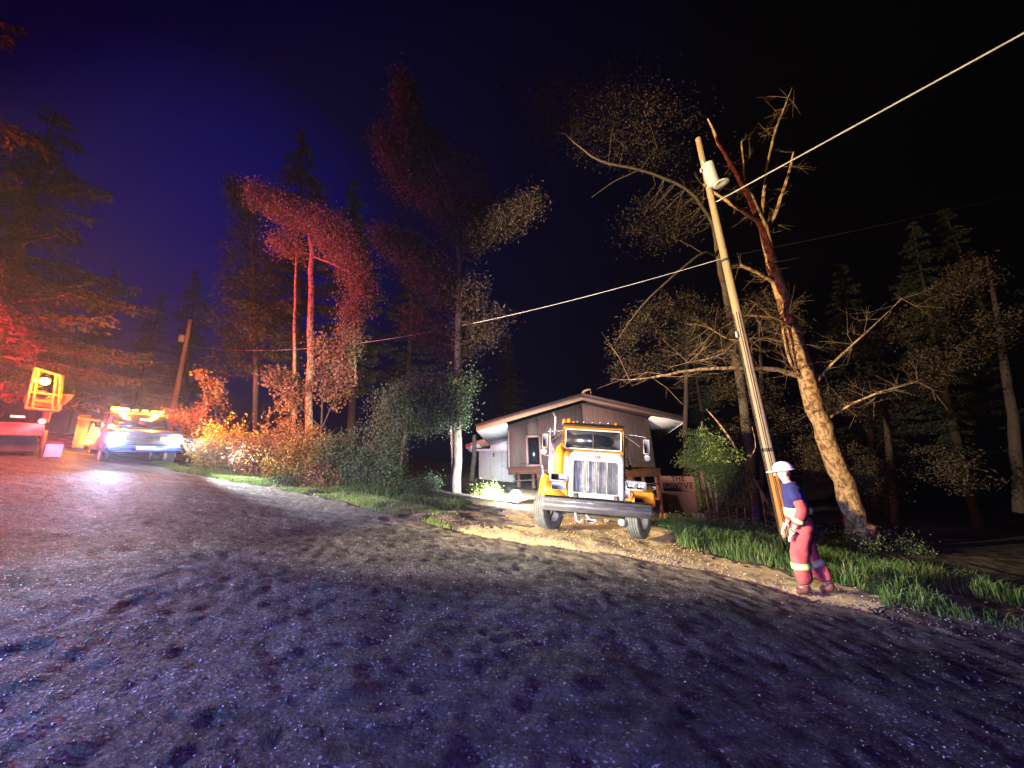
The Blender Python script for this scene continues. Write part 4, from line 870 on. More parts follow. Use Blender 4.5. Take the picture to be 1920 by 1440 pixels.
# --- bushes along the verge
bush('shrub', 'red leaved bush below the distant pole', 362, 868, 16.8, 1.5, 2.5, 9000, M_leafr, 31, size=.11)
px_tree('plumed_shrub', 'pink plume-like tips of a tall shrub above the red bush', at(395, 850, 17.8), [[(392, 850, 17.8, .03), (388, 760, 17.8, .02), (376, 690, 17.8, .01)], [(398, 850, 17.8, .03), (410, 720, 17.8, .01)]],
        [([(376, 690, 17.8, .12), (388, 725, 17.8, .22), (396, 760, 17.8, .3)], 800), ([(412, 715, 17.8, .12), (412, 760, 17.8, .3)], 500)], M_leafo, M_bark, size=.12, seed=32, clump=.12, cat='shrub')
bush('shrub', 'orange leaved bush beside the right headlight of the service truck', 335, 868, 17.3, 1.25, 1.75, 6500, M_leafr, 33, size=.10)
bush('shrub', 'bright yellow leaved bush in the middle of the hedge', 425, 880, 14.6, 1.35, 1.95, 9000, M_leafy, 34, size=.10)
bush('shrub', 'rusty brown shrub in front of the yellow bush', 500, 888, 14.0, 1.35, 1.75, 8000, M_leafo, 35, size=.09)
bush('shrub', 'tall grey green shrub standing higher behind the yellow bush', 540, 880, 15.6, 1.5, 2.8, 9000, M_leafo, 36, size=.10)
bush('shrub', 'ochre and brown shrub leaning over the verge', 560, 895, 13.4, 1.15, 1.75, 8500, M_leafy, 37, size=.08)
bush('shrub', 'dark green rounded shrub left of the low leafy tree', 645, 905, 13.6, 1.3, 2.2, 9000, M_leafg, 38, size=.08)
bush('shrub', 'green shrub nearest the drive, its twigs reaching to the ground', 705, 925, 12.9, .85, 1.75, 8000, M_leafg, 39, size=.075)
bush('shrub', 'low brown shrub at the foot of the rusty hedge', 600, 915, 12.9, .8, .75, 4200, M_leafo, 40, size=.07)
for i, (pxx, pyy, t, rx, rz_, M_, lab) in enumerate(((760, 925, 13.4, .55, .5, M_leafg, 'low weeds between the hedge and the fir trunk'), (800, 925, 13.8, .5, .6, M_leafg, 'weeds just left of the fir trunk'),
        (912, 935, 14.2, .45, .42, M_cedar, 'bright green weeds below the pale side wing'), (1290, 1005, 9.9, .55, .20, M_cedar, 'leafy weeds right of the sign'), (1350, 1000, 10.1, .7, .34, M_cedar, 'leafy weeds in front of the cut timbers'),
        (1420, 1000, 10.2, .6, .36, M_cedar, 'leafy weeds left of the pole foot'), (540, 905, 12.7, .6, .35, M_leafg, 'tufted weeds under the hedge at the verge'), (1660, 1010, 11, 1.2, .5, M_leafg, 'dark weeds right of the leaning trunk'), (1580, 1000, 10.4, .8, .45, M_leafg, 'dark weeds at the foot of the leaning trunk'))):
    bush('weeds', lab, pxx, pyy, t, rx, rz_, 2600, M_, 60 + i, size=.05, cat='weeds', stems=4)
px_tree('old_stump_trunk', 'thin fissured trunk between the fir and the pale side wing', at(885, 925, 18.5), [[(882, 928, 22, .17), (887, 870, 22, .14), (889, 845, 22, .13), (890, 815, 22, .10)]], [], M_fir, M_bark, seed=41)
px_tree('pale_sapling', 'pale thin trunk leaning in the shade left of the fir', at(750, 915, 17), [[(746, 905, 17, .09), (750, 860, 17, .08), (762, 800, 17, .06), (775, 740, 17, .04)]], [], M_fir, M_bark, seed=42)
# --- the leaning tree at right
B2 = at(1612, 1003, 11.6); B2[2] = H(B2[0], B2[1]) - .1
lt = empty('leaning_tree', tuple(B2), 'big bare leaning tree with peeling pale bark and long mossy limbs', 'tree')
def lpart(name, pts, n=12, seed=1, wob=.16):
    mb = MB(); P = limb_from_px(mb, pts, n=n, seed=seed, wob=wob)
    for k in range(len(mb.v)): mb.v[k] = mb.v[k] - B2
    return mb.build(name, M_barkl, lt, smooth=True), P
_, trP = lpart('trunk', [(1616, 1012, 11.6, .42), (1606, 975, 11.6, .31), (1586, 915, 11.6, .28), (1560, 850, 11.6, .26), (1522, 740, 11.6, .24), (1490, 630, 11.6, .20), (1462, 540, 11.6, .18), (1440, 460, 11.7, .15), (1428, 415, 11.7, .125), (1385, 330, 11.8, .075), (1345, 265, 11.8, .05), (1327, 222, 11.8, .02)], 18, 1, .09)
twigroots = []
for k, pts in enumerate([
        [(1506, 706, 11.6, .10), (1460, 692, 11.4, .075), (1400, 690, 11.0, .06), (1340, 690, 10.7, .05), (1280, 696, 10.5, .04), (1220, 709, 10.3, .03), (1180, 712, 10.2, .015)],
        [(1448, 527, 11.6, .07), (1420, 510, 11.3, .055), (1388, 497, 11.1, .045)],
        [(1424, 415, 11.7, .08), (1390, 395, 11.5, .06), (1352, 370, 11.4, .045), (1318, 345, 11.3, .03)],
        [(1436, 440, 11.7, .08), (1455, 400, 11.9, .06), (1475, 340, 12, .05), (1488, 285, 12, .025)],
        [(1428, 410, 11.7, .06), (1440, 300, 12, .04), (1455, 240, 12, .035), (1485, 165, 12, .012)],
        [(1405, 370, 11.8, .05), (1395, 320, 11.9, .04), (1390, 265, 12, .02)],
        [(1490, 620, 11.6, .05), (1460, 595, 11.2, .04), (1400, 592, 10.9, .02)],
        [(1470, 640, 11.6, .05), (1420, 632, 11.2, .03), (1370, 640, 11, .02), (1330, 615, 10.9, .01)],
        [(1470, 560, 11.6, .05), (1465, 610, 11.3, .04), (1480, 680, 11.4, .04), (1500, 702, 11.5, .03)],
        [(1380, 655, 11.2, .03), (1330, 672, 10.9, .025), (1290, 680, 10.8, .015)],
        [(1530, 720, 11.6, .05), (1560, 680, 11.3, .035), (1640, 610, 11, .02), (1690, 560, 10.9, .01)],
        [(1545, 790, 11.6, .04), (1600, 755, 11, .03), (1650, 735, 10.6, .03), (1720, 715, 10.3, .01)]]):
    _, P = lpart('limb', pts, 8, 50 + k); twigroots.append(P)
# long curved branch reaching left behind the transformer, of the tree behind
bt = px_tree('broad_leafed_tree', 'large dim tree spreading behind the transformer with one long curving limb', at(1420, 960, 15),
        [[(1420, 990, 15, .22), (1400, 800, 15, .18), (1370, 600, 15, .14), (1345, 480, 15, .10), (1340, 420, 15, .07), (1290, 350, 14.2, .05), (1200, 318, 13.8, .045), (1120, 303, 13.5, .04), (1070, 262, 13.4, .02)],
         [(1345, 480, 15, .05), (1320, 470, 14.2, .045), (1270, 510, 13.8, .04), (1200, 575, 13.4, .03), (1155, 640, 13.2, .015)], [(1200, 318, 13.8, .025), (1150, 340, 13.6, .02), (1110, 370, 13.5, .01)]],
        [([(1010, 200, 15, 1.0), (1080, 230, 15, 1.4), (1180, 240, 15, 1.5), (1290, 280, 15, 1.3)], 9000), ([(1080, 150, 16, .9), (1200, 190, 16, 1.2)], 1500), ([(1210, 420, 15.5, 1.2), (1290, 400, 15.5, 1.0)], 3000)], M_fir2, M_bark, size=.065, seed=43, clump=.30)
# lace of twigs and needles in front of the trunk
v = Veg(77); mbt = MB(); r = v.r
for P, nk, sc_ in [(P, 22, 1.0) for P in twigroots[:1] + twigroots[6:]] + [(P, 12, .55) for P in twigroots[1:6]]:
    for k in range(nk):
        a = P[r.randint(1, len(P))]; d = r.randn(3) * np.array([.8, .5, .5]) + np.array([-.2, 0, .15]); L = (.3 + .9 * r.rand()) * sc_; d = d / np.linalg.norm(d) * L
        md = a + d * .5 + r.randn(3) * .08; mbt.tube([a, md, a + d], [.010, .007, .003], 4, cap=False)
        for q in range(3):
            d2 = d * .4 + r.randn(3) * .22; mbt.tube([md, md + d2], [.006, .002], 3, cap=False)
for w_ in (mbt,):
    for k in range(len(w_.v)): w_.v[k] = w_.v[k] - B2
mbt.build('twig', M_twig, lt)
gh = 'lacy brown hemlocks behind the leaning tree'
for k, (lab, trunks, strokes) in enumerate((
    ('feathery brown hemlock left of the tall pole', [[(1290, 960, 15.5, .12), (1285, 760, 15.5, .09), (1290, 560, 15.5, .03)]],
     [([(1160, 660, 13.6, .4), (1200, 600, 13.8, .5), (1260, 570, 14.2, .5), (1330, 590, 14.6, .6)], 4200), ([(1140, 700, 13.6, .3), (1220, 680, 14, .4), (1320, 650, 14.4, .5), (1400, 660, 14.6, .5)], 4200), ([(1230, 630, 14, .5), (1330, 620, 14.5, .6), (1400, 600, 14.8, .5)], 3200)]),
    ('feathery brown hemlock right behind the tall pole', [[(1430, 980, 15.5, .12), (1430, 760, 15.5, .09), (1420, 560, 15.5, .03)]],
     [([(1340, 720, 15, .5), (1430, 740, 15.2, .6), (1500, 800, 15.2, .6)], 3200), ([(1380, 800, 15, .5), (1450, 850, 15, .6), (1530, 900, 15, .6)], 3600), ([(1500, 620, 15, .5), (1420, 560, 15, .4)], 1800)]),
    ('brown hemlock spreading right of the leaning trunk', [[(1680, 980, 14.5, .13), (1660, 760, 14.5, .1), (1640, 600, 14.5, .03)]],
     [([(1560, 640, 14, .5), (1620, 640, 14, .6), (1700, 620, 14, .6), (1780, 560, 14, .5)], 3600), ([(1560, 740, 14, .5), (1640, 760, 14, .7), (1740, 720, 14, .6)], 3600), ([(1600, 850, 14, .7), (1660, 900, 13.6, .6), (1620, 950, 13.2, .5)], 4600), ([(1540, 900, 13.6, .5), (1520, 830, 13.6, .5)], 2600)]),
    ('sparse dark hemlock near the right edge of the wood', [[(1912, 960, 13, .16), (1905, 820, 13, .14), (1880, 650, 13, .09), (1850, 480, 13, .03)]],
     [([(1720, 700, 12.5, .5), (1800, 660, 12.5, .7), (1880, 600, 12.5, .6)], 2600), ([(1780, 540, 13, .5), (1860, 500, 13, .6)], 1800), ([(1740, 860, 12, .6), (1820, 900, 11.5, .6)], 2000)]))):
    b = at(trunks[0][0][0], trunks[0][0][1], trunks[0][0][2])
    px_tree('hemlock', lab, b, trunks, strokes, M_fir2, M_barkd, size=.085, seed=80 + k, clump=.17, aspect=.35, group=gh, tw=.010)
# thin leaning birch and the small evergreen with cut timbers
px_tree('dead_birch', 'thin pale dead birch leaning between the sign and the pole', at(1458, 975, 12.6), [[(1458, 976, 12.6, .05), (1432, 930, 12.6, .05), (1396, 870, 12.6, .045), (1362, 810, 12.6, .035), (1325, 768, 12.6, .015)], [(1396, 870, 12.6, .02), (1420, 840, 12.5, .015), (1410, 800, 12.5, .008)]], [], M_fir, M_barkl, seed=90)
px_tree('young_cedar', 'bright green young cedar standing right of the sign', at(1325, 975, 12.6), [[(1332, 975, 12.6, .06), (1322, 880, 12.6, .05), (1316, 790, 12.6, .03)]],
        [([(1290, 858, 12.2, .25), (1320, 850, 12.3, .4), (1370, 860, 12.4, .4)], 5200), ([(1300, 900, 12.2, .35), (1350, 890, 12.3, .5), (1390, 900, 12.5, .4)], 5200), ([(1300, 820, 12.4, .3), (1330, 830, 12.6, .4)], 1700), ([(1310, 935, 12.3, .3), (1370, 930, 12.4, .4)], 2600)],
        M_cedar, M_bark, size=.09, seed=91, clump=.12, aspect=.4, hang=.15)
g2 = 'bare thin stems in the thicket behind the weeds'
for k, (p0, p1, t, rr) in enumerate((((1368, 975), (1352, 870), 12.2, .035), ((1382, 978), (1376, 905), 12.3, .04), ((1398, 978), (1388, 880), 12.6, .03), ((1412, 975), (1405, 915), 12.4, .028), ((1436, 978), (1420, 900), 12.8, .03), ((1345, 975), (1338, 890), 12.0, .05))):
    lab = ('leftmost but one', 'third', 'fourth', 'fifth', 'rightmost', 'leftmost')[k] + ' of the six thin bare stems right of the cut timbers'
    px_tree('bare_stem', lab, at(p0[0], p0[1], t), [[(p0[0], p0[1], t, rr), ((p0[0] + p1[0]) / 2 + 2, (p0[1] + p1[1]) / 2, t, rr * .9), (p1[0], p1[1], t, rr * .6)]], [], M_fir, M_barkl, seed=95 + k, group=g2, cat='tree stem')
for k, (xx, y0, y1, rr, lab) in enumerate(((1321, 978, 884, .075, 'taller squared cut timber standing right of the sign'), (1334, 976, 905, .06, 'shorter cut timber standing beside the taller one'))):
    b = at(xx, y0, 11.7); tp = at(xx - 2, y1, 11.7); mb = MB(); mb.box((tp - b) / 2, (rr * 1.7, rr * 1.7, np.linalg.norm(tp - b)), rot=(0, RAD(-2), 0), bev=.015); o = mb.build('cut_timber', M_barkl); o.location = b; tag(o, lab, 'timber')
b = at(1312, 962, 11.5); mb = MB(); mb.lathe([(-.17, 0), (-.15, .15), (0, .21), (.12, .15), (.17, 0)], (0, 0, 0), 'z', 9); o = mb.build('stump_block', M_barkl, smooth=False); o.location = b; o.scale = (1, .9, 1.1); tag(o, 'knobbly pale stump lying against the cut timbers', 'stump')
o.location.z = H(b[0], b[1]) + .12
# ------------------------------------------------------------------ the person in red work trousers
PP = hit(1530, 1116); PP[2] = max(RZ(PP[0], PP[1]), H(PP[0], PP[1])) + .005
man = empty('person', (0, 0, 0), 'person in white hard hat, navy jacket and banded red trousers walking on the road edge', 'person')
fy = math.atan2(.50, -.86)
man.location = PP; man.rotation_euler = (0, 0, fy)          # local +x is forward, +y is the person's left
def skin(name, verts, edges, radii, M_, parent, sub=2, root=0):
    me = bpy.data.meshes.new(name); me.from_pydata([tuple(v_) for v_ in verts], edges, []); me.materials.append(M_)
    o = bpy.data.objects.new(name, me); C.objects.link(o); o.parent = parent
    md = o.modifiers.new('skin', 'SKIN'); md.use_smooth_shade = True
    if not me.skin_vertices: me.skin_vertices.new()
    for k, rr in enumerate(radii):
        sv = me.skin_vertices[0].data[k]; sv.radius = rr if isinstance(rr, tuple) else (rr, rr); sv.use_root = (k == root)
    ss_ = o.modifiers.new('sub', 'SUBSURF'); ss_.levels = sub; ss_.render_levels = sub
    return o
M_skin = mat('skin', (0.62, 0.36, 0.30), 0.55)
M_redc = mat('red_cloth', (0.50, 0.10, 0.10), 0.9, col2=(0.30, 0.04, 0.045), nscale=5, bump=1.0, bscale=7, stretch=(1, 1, .5))
M_navy = mat('navy_cloth', (0.015, 0.018, 0.12), 0.9, col2=(0.010, 0.012, 0.07), nscale=8, bump=.5, bscale=12)
M_lime = mat('lime_band', (0.45, 0.75, 0.16), 0.5, spec=.6)
M_silver = mat('reflective_band', (0.70, 0.72, 0.66), 0.35)
M_hat = mat('hard_hat', (0.80, 0.66, 0.72), 0.35)
M_boot = mat('work_boot', (0.12, 0.04, 0.03), 0.7)
M_glove = mat('pale_glove', (0.66, 0.52, 0.42), 0.8)
pel = (0, 0, .96)
J = dict(pel=pel, sp=(.02, 0, 1.12), ch=(.05, 0, 1.34), nk=(.07, 0, 1.50), hd0=(.09, 0, 1.55), hd=(.105, 0, 1.625), hd2=(.10, 0, 1.70),
         hl=(.0, .10, .90), kl=(.12, .11, .50), al=(.10, .11, .10), tl=(.24, .12, .04),
         hr=(0, -.10, .90), kr=(-.02, -.11, .50), ar=(-.20, -.11, .11), tr=(-.06, -.12, .035),
         sl=(.05, .19, 1.42), el=(-.02, .25, 1.14), wl=(.13, .24, .88), 
         sr=(.05, -.19, 1.42), er=(.02, -.26, 1.13), wr=(.17, -.23, .90))
names = list(J); ix = {k: i for i, k in enumerate(names)}
E_ = [(a, b) for a, b in (('pel', 'sp'), ('sp', 'ch'), ('ch', 'nk'), ('nk', 'hd0'), ('hd0', 'hd'), ('hd', 'hd2'), ('pel', 'hl'), ('hl', 'kl'), ('kl', 'al'), ('al', 'tl'), ('pel', 'hr'), ('hr', 'kr'), ('kr', 'ar'), ('ar', 'tr'), ('ch', 'sl'), ('sl', 'el'), ('el', 'wl'), ('ch', 'sr'), ('sr', 'er'), ('er', 'wr'))]
Rd = dict(pel=.135, sp=.125, ch=.14, nk=.055, hd0=.06, hd=.095, hd2=.085, hl=.09, kl=.06, al=.042, tl=.04, hr=.09, kr=.06, ar=.042, tr=.04, sl=.06, el=.045, wl=.032, sr=.06, er=.045, wr=.032)
skin('body', [J[k] for k in names], [(ix[a], ix[b]) for a, b in E_], [Rd[k] for k in names], M_skin, man)
def sub_skin(name, ks, ed, rad, M_, parent, extra=None):
    JJ = dict(J); JJ.update(extra or {}); i_ = {k: q for q, k in enumerate(ks)}
    return skin(name, [JJ[k] for k in ks], [(i_[a], i_[b]) for a, b in ed], rad, M_, parent)
ks = ['pel', 'wt', 'hl', 'kl', 'cl', 'hr', 'kr', 'cr']
tro = sub_skin('trousers', ks, [('pel', 'wt'), ('pel', 'hl'), ('hl', 'kl'), ('kl', 'cl'), ('pel', 'hr'), ('hr', 'kr'), ('kr', 'cr')], [.165, .155, .14, .115, .12, .14, .115, .12], M_redc, man, dict(wt=(.01, 0, 1.08), cl=(.10, .11, .13), cr=(-.18, -.11, .14)))
tx = bpy.data.textures.new('cloth_folds', 'CLOUDS'); tx.noise_scale = .13
def folds(o, st):
    d_ = o.modifiers.new('folds', 'DISPLACE'); d_.texture = tx; d_.strength = st; d_.mid_level = .5; d_.texture_coords = 'LOCAL'
folds(tro, .055)
ks = ['ch', 'sp', 'hm', 'nk', 'sl', 'sr', 'ml', 'mr']
jk = sub_skin('jacket', ks, [('ch', 'sp'), ('sp', 'hm'), ('ch', 'nk'), ('ch', 'sl'), ('ch', 'sr'), ('sl', 'ml'), ('sr', 'mr')], [.18, .165, .165, .10, .10, .10, .085, .085], M_navy, man, dict(hm=(.01, 0, 1.10), ml=(.02, .235, 1.24), mr=(.03, -.245, 1.24)))
folds(jk, .04)
for sd in ('l', 'r'):
    sub_skin('sleeve', ['s' + sd + '2', 'e' + sd, 'w' + sd + '2'], [('s' + sd + '2', 'e' + sd), ('e' + sd, 'w' + sd + '2')], [.078, .075, .062], M_redc, jk, {'s' + sd + '2': tuple(np.array(J['s' + sd]) * .55 + np.array(J['e' + sd]) * .45), 'w' + sd + '2': tuple(np.array(J['w' + sd]) * .85 + np.array(J['e' + sd]) * .15)})
def band(parent, c, d, r0, h, M_, M2=None):
    mb = MB(); A = np.array(c); dd = np.array(d, float); dd /= np.linalg.norm(dd); mb.tube([A - dd * h / 2, A - dd * h * .2, A + dd * h * .2, A + dd * h / 2], [r0, r0 * 1.02, r0 * 1.02, r0], 22)
    o = mb.build('hi_vis_band', M_, parent, smooth=True)
    mb = MB(); mb.tube([A - dd * h * .14, A + dd * h * .14], r0 * 1.035, 22); mb.build('reflective_stripe', M_silver, o, smooth=True)
band(jk, (.015, 0, 1.115), (0, 0, 1), .172, .08, M_lime)
for k_, a_ in (('kl', 'al'), ('kr', 'ar')):
    A, B = np.array(J[k_]), np.array(J[a_]); band(tro, A + (B - A) * .28, B - A, .114, .075, M_lime)
for sd in ('l', 'r'):
    A, B = np.array(J['e' + sd]), np.array(J['w' + sd]); band(jk, A + (B - A) * .55, B - A, .075, .05, M_lime)
for a_, t_ in (('al', 'tl'), ('ar', 'tr')):
    A, B = np.array(J[a_]), np.array(J[t_]); skin('boot', [A + np.array([0, 0, .06]), A - (0, 0, .03), (A + B) / 2 - (0, 0, .01), B], [(0, 1), (1, 2), (2, 3)], [.062, .062, .052, .046], M_boot, man)
# head details
mb = MB(); mb.lathe([(-.01, .112), (.0, .118), (.04, .112), (.085, .085), (.112, .045), (.12, 0)], (0, 0, 0), 'z', 28); hat = mb.build('hard_hat', M_hat, man, smooth=True); hat.location = (.10, 0, 1.70); hat.scale = (1.18, 1.0, 1.0); hat.rotation_euler = (0, RAD(6), 0)
mb = MB(); V = []; n = 28
for rr, z in ((.100, .006), (.165, -.012), (.163, -.020), (.100, -.004)):
    for q in range(n):
        a = q * 6.2832 / n; k = rr if rr < .11 else rr * (.80 + .36 * max(0, math.cos(a)) ** 1.2); V.append((k * math.cos(a), k * .92 * math.sin(a), z))
mb.add(V, [(a * n + q, a * n + (q + 1) % n, ((a + 1) % 4) * n + (q + 1) % n, ((a + 1) % 4) * n + q) for a in range(4) for q in range(n)]); mb.build('hat_brim', M_hat, hat, smooth=True)
mb = MB(); mb.tube([(.195, 0, 1.655), (.222, 0, 1.62), (.20, 0, 1.61)], [.012, .018, .010], 8); mb.build('nose', M_skin, man, smooth=True)
for sy in (-1, 1):
    mb = MB(); mb.lathe([(-.012, 0), (0, .012), (.012, 0)], (.185, sy * .035, 1.655), 'x', 10); mb.build('eye', M_black, man, smooth=True)
    mb = MB(); mb.lathe([(-.012, 0), (-.008, .026), (.008, .03), (.014, .01), (.014, 0)], (.095, sy * .097, 1.63), 'y', 12); mb.build('ear', M_skin, man, smooth=True)
mb = MB(); mb.box((.19, 0, 1.575), (.012, .045, .008)); mb.build('mouth', mat('lip', (.35, .12, .1), .6), man)
for sd, sy in (('l', 1), ('r', -1)):
    w = np.array(J['w' + sd]); d = w - np.array(J['e' + sd]); d /= np.linalg.norm(d)
    palm = w + d * .06
    hv = [w, palm]; he = [(0, 1)]; hr_ = [.032, (.022, .042)]
    for f_ in range(4):
        o_ = (f_ - 1.5) * .021; L = (.075, .085, .08, .062)[f_]
        b0 = palm + d * .03 + np.array([0, o_, 0]); b1 = b0 + d * L * .5 + np.array([0, 0, -.006]); b2 = b1 + d * L * .3 + np.array([0, 0, -.028])
        i0 = len(hv); hv += [b0, b1, b2]; he += [(1, i0), (i0, i0 + 1), (i0 + 1, i0 + 2)]; hr_ += [.011, .010, .008]
    b0 = w + d * .03 + np.array([0, -sy * .035, .0]); b1 = b0 + d * .045 + np.array([0, -sy * .018, -.012]); i0 = len(hv); hv += [b0, b1]; he += [(0, i0), (i0, i0 + 1)]; hr_ += [.013, .010]
    skin('gloved_hand', hv, he, hr_, M_glove, man, 1)
# ------------------------------------------------------------------ the service truck with its headlights on
M_body = mat('grey_truck_paint', (0.10, 0.11, 0.16), 0.35, col2=(0.14, 0.14, 0.18), nscale=3)
M_bluelit = mat('blue_lit_bumper', (0.05, 0.09, 0.42), 0.35)  # blue light on the lower front put into the bumper colour
M_hlg = mat('headlight_glow', (1, 1, 1), .4, emit=(.86, .93, 1), estr=90)
M_ambg = mat('amber_lamp_glow', (1, .5, .1), .4, emit=(1, .42, .03), estr=28)
M_ambg2 = mat('amber_marker_glow', (1, .5, .1), .4, emit=(1, .40, .03), estr=9)
M_redg = mat('red_lamp_glow', (1, .1, .1), .4, emit=(1, .06, .05), estr=26)
M_opan = mat('orange_lit_panel', (0.60, 0.16, 0.03), .5)  # glow of nearby lamps put into the colour of panel and post
def inpl(Mx, px, py, yl):
    n_ = np.array(Mx.col[1][:3]); o_ = np.array(Mx.translation) + n_ * yl; r_ = ray(px, py)
    p_ = CAM + r_ * (((o_ - CAM) @ n_) / (r_ @ n_)) - np.array(Mx.translation)
    return float(p_ @ np.array(Mx.col[0][:3])), float(p_ @ np.array(Mx.col[2][:3]))
SM = frame((-13.1, 13.3, float(G(-13.1, 13.3)) - .02), RAD(-55), RAD(5), RAD(0))
sv = empty('service_truck', (0, 0, 0), 'service pickup facing the camera with dazzling headlights and an amber roof light bar', 'truck', mat=SM)
mb = MB()
prof = [(0, .45), (0, 1.08), (.12, 1.16), (1.25, 1.24), (1.3, 1.26), (3.3, 1.26), (3.3, .45)]
def extr(mb, prof, x0, x1, inset=.05):
    k = len(prof); V = []
    for x, i_ in ((x0, inset), (x0 + inset, 0), (x1 - inset, 0), (x1, inset)):
        V += [(x, y, z - (i_ if z > 1 else 0)) for y, z in prof]
    F_ = []
    for a in range(3):
        for q in range(k): F_.append((a * k + q, (a + 1) * k + q, (a + 1) * k + (q + 1) % k, a * k + (q + 1) % k))
    F_ += [tuple(range(k)), tuple(range(3 * k, 4 * k))[::-1]]; return mb.add(V, F_)
extr(mb, prof, -.98, .98); mb.build('lower_body', M_body, sv)
mb = MB(); mb.hexa([(-.88, 1.25, 1.26), (.88, 1.25, 1.26), (.88, 3.2, 1.26), (-.88, 3.2, 1.26)], [(-.76, 1.80, 1.86), (.76, 1.80, 1.86), (.78, 3.1, 1.86), (-.78, 3.1, 1.86)]); cb = mb.build('cab', M_body, sv)
mb = MB(); mb.add([(-.80, 1.30, 1.30), (.80, 1.30, 1.30), (.71, 1.76, 1.80), (-.71, 1.76, 1.80), (-.80, 1.285, 1.31), (.80, 1.285, 1.31), (.71, 1.745, 1.81), (-.71, 1.745, 1.81)], [(4, 5, 6, 7), (3, 2, 1, 0), (0, 1, 5, 4), (2, 3, 7, 6), (1, 2, 6, 5), (3, 0, 4, 7)]); mb.build('windscreen', M_glass, cb)
for sx in (-1, 1):
    mb = MB(); mb.box((sx * .845, 2.3, 1.56), (.02, 1.3, .42), rot=(0, RAD(-11 * sx), 0)); mb.build('side_window', M_glass, cb)
    mb = MB(); mb.box((sx * 1.08, 1.45, 1.36), (.18, .08, .22), bev=.03); mb.build('side_mirror', M_black, sv)
mb = MB(); mb.box((0, -.02, .86), (1.15, .06, .34), bev=.02)
for k in range(5): mb.box((0, -.055, .73 + .065 * k), (1.1, .02, .02))
mb.build('grille', M_dark, sv)
mb = MB(); mb.box((0, -.10, .56), (1.96, .22, .22), bev=.05); mb.build('bumper', M_bluelit, sv)
mb = MB(); mb.box((.0, -.22, .58), (.5, .02, .14)); mb.build('blank_plate', M_white, sv)
for sx in (-1, 1):
    mb = MB(); mb.box((sx * .79, -.03, .90), (.30, .10, .24), bev=.04); hh = mb.build('headlight', M_alu, sv)
    mb = MB(); mb.lathe([(-.05, 0), (-.04, .16), (0, .19)], (sx * .79, -.08, .90), 'y', 24); mb.build('lit_bulb', M_hlg, hh, smooth=True)
for xx, zz in ((.42, .93), (-.55, 1.05)):
    mb = MB(); mb.box((xx, -.085, zz), (.12, .04, .09), bev=.015); mb.build('amber_indicator', M_ambg2, sv)
for yy in (.75, 2.9):
    for xx in (-.86, .86): tyre(sv, (xx, yy, .36), .36, .24, 0, 1 if xx > 0 else -1)
mb = MB(); mb.box((0, 2.1, 1.90), (1.50, .30, .06), bev=.02); lb = mb.build('light_bar', M_black, sv)
for k, (xx, s_) in enumerate(((-.62, 1.5), (-.40, 1.2), (-.12, .7), (.16, .7), (.42, .6), (.64, .7))):
    mb = MB(); mb.box((xx, 2.02, 1.97), (.16 * s_ + .04, .16, .08 * s_), bev=.02); mb.build('amber_lamp', M_ambg, lb)
mb = MB(); mb.box((.08, 1.48, 1.62), (.20, .06, .07), bev=.01); rdl = mb.build('red_dash_lamp', M_redg, sv)
# body behind the cab with toolbox side coloured as amber-lit and its column of amber lamps
mb = MB(); mb.box((0, 4.9, .95), (2.1, 3.0, .9), bev=.03); mb.build('tool_body', M_opan, sv)
mb = MB(); mb.box((-1.22, 3.5, 1.10), (.30, .10, 1.25), bev=.02); pb_ = mb.build('lamp_panel', M_opan, sv)
(xA, zA), (xB, zB) = inpl(SM, 181, 797, 3.4), inpl(SM, 163, 831, 3.4)
for k in range(7):
    u = k / 6; mb = MB(); mb.box((xA + (xB - xA) * u, 3.40, zA + (zB - zA) * u), (.20, .05, .055), bev=.012); mb.build('amber_lamp', M_ambg, pb_)
for k in range(3):
    (xq, zq) = inpl(SM, 190 - k * 1.5, 800 + k * 5.5, 3.4); mb = MB(); mb.box((xq, 3.40, zq), (.14, .05, .05), bev=.012); mb.build('amber_lamp', M_ambg2, pb_)
(x0, z0), (x1, z1) = inpl(SM, 146, 783, 3.4), inpl(SM, 190, 789, 3.4)
mb = MB(); mb.box(((x0 + x1) / 2, 3.4, (z0 + z1) / 2), (x1 - x0, .25, .07), rot=(0, math.atan2(z0 - z1, x1 - x0), 0), bev=.02); mb.build('top_rail', mat('rail_orange', (.75, .3, .06), .5), sv)
(xq, zq) = inpl(SM, 209, 801, 1.2); mb = MB(); mb.lathe([(-.04, 0), (-.03, .09), (0, .10)], (xq, 1.2, zq), 'y', 18); mb.build('amber_flood_lamp', M_ambg, sv, smooth=True)
def world(Mx, p): return tuple(Mx @ Vector(p))
for sx in (-1, 1):
    a = world(SM, (sx * .79, -.30, .92)); b = (-4.0, 10.6, .8) if sx > 0 else (-4.0, 3.5, 1.1); lamp('headlight_beam', 'SPOT', a, 12000 if sx > 0 else 1400, (.80, .92, 1.0) if sx > 0 else (.45, .58, 1.0), b, 34 if sx > 0 else 52, .8, .08)
    lamp('headlight_glare', 'POINT', a, 70, (.50, .62, 1.0), None, radius=.10)
lamp('amber_bar_light', 'SPOT', world(SM, (-.5, 2.0, 2.25)), 3600, (1.0, .27, .015), world(SM, (2.5, 6.5, 9.0)), 110, .8, .10)
lamp('amber_bar_light', 'SPOT', world(SM, (.5, 1.9, 2.2)), 8500, (1.0, .36, .03), tuple(at(400, 790, 15.0)), 60, .8, .10)
lamp('amber_bar_light', 'POINT', world(SM, (-.5, 1.85, 2.05)), 900, (1.0, .26, .015), radius=.10)
lamp('amber_bar_light', 'POINT', world(SM, (.55, 1.85, 2.05)), 500, (1.0, .34, .03), radius=.10)
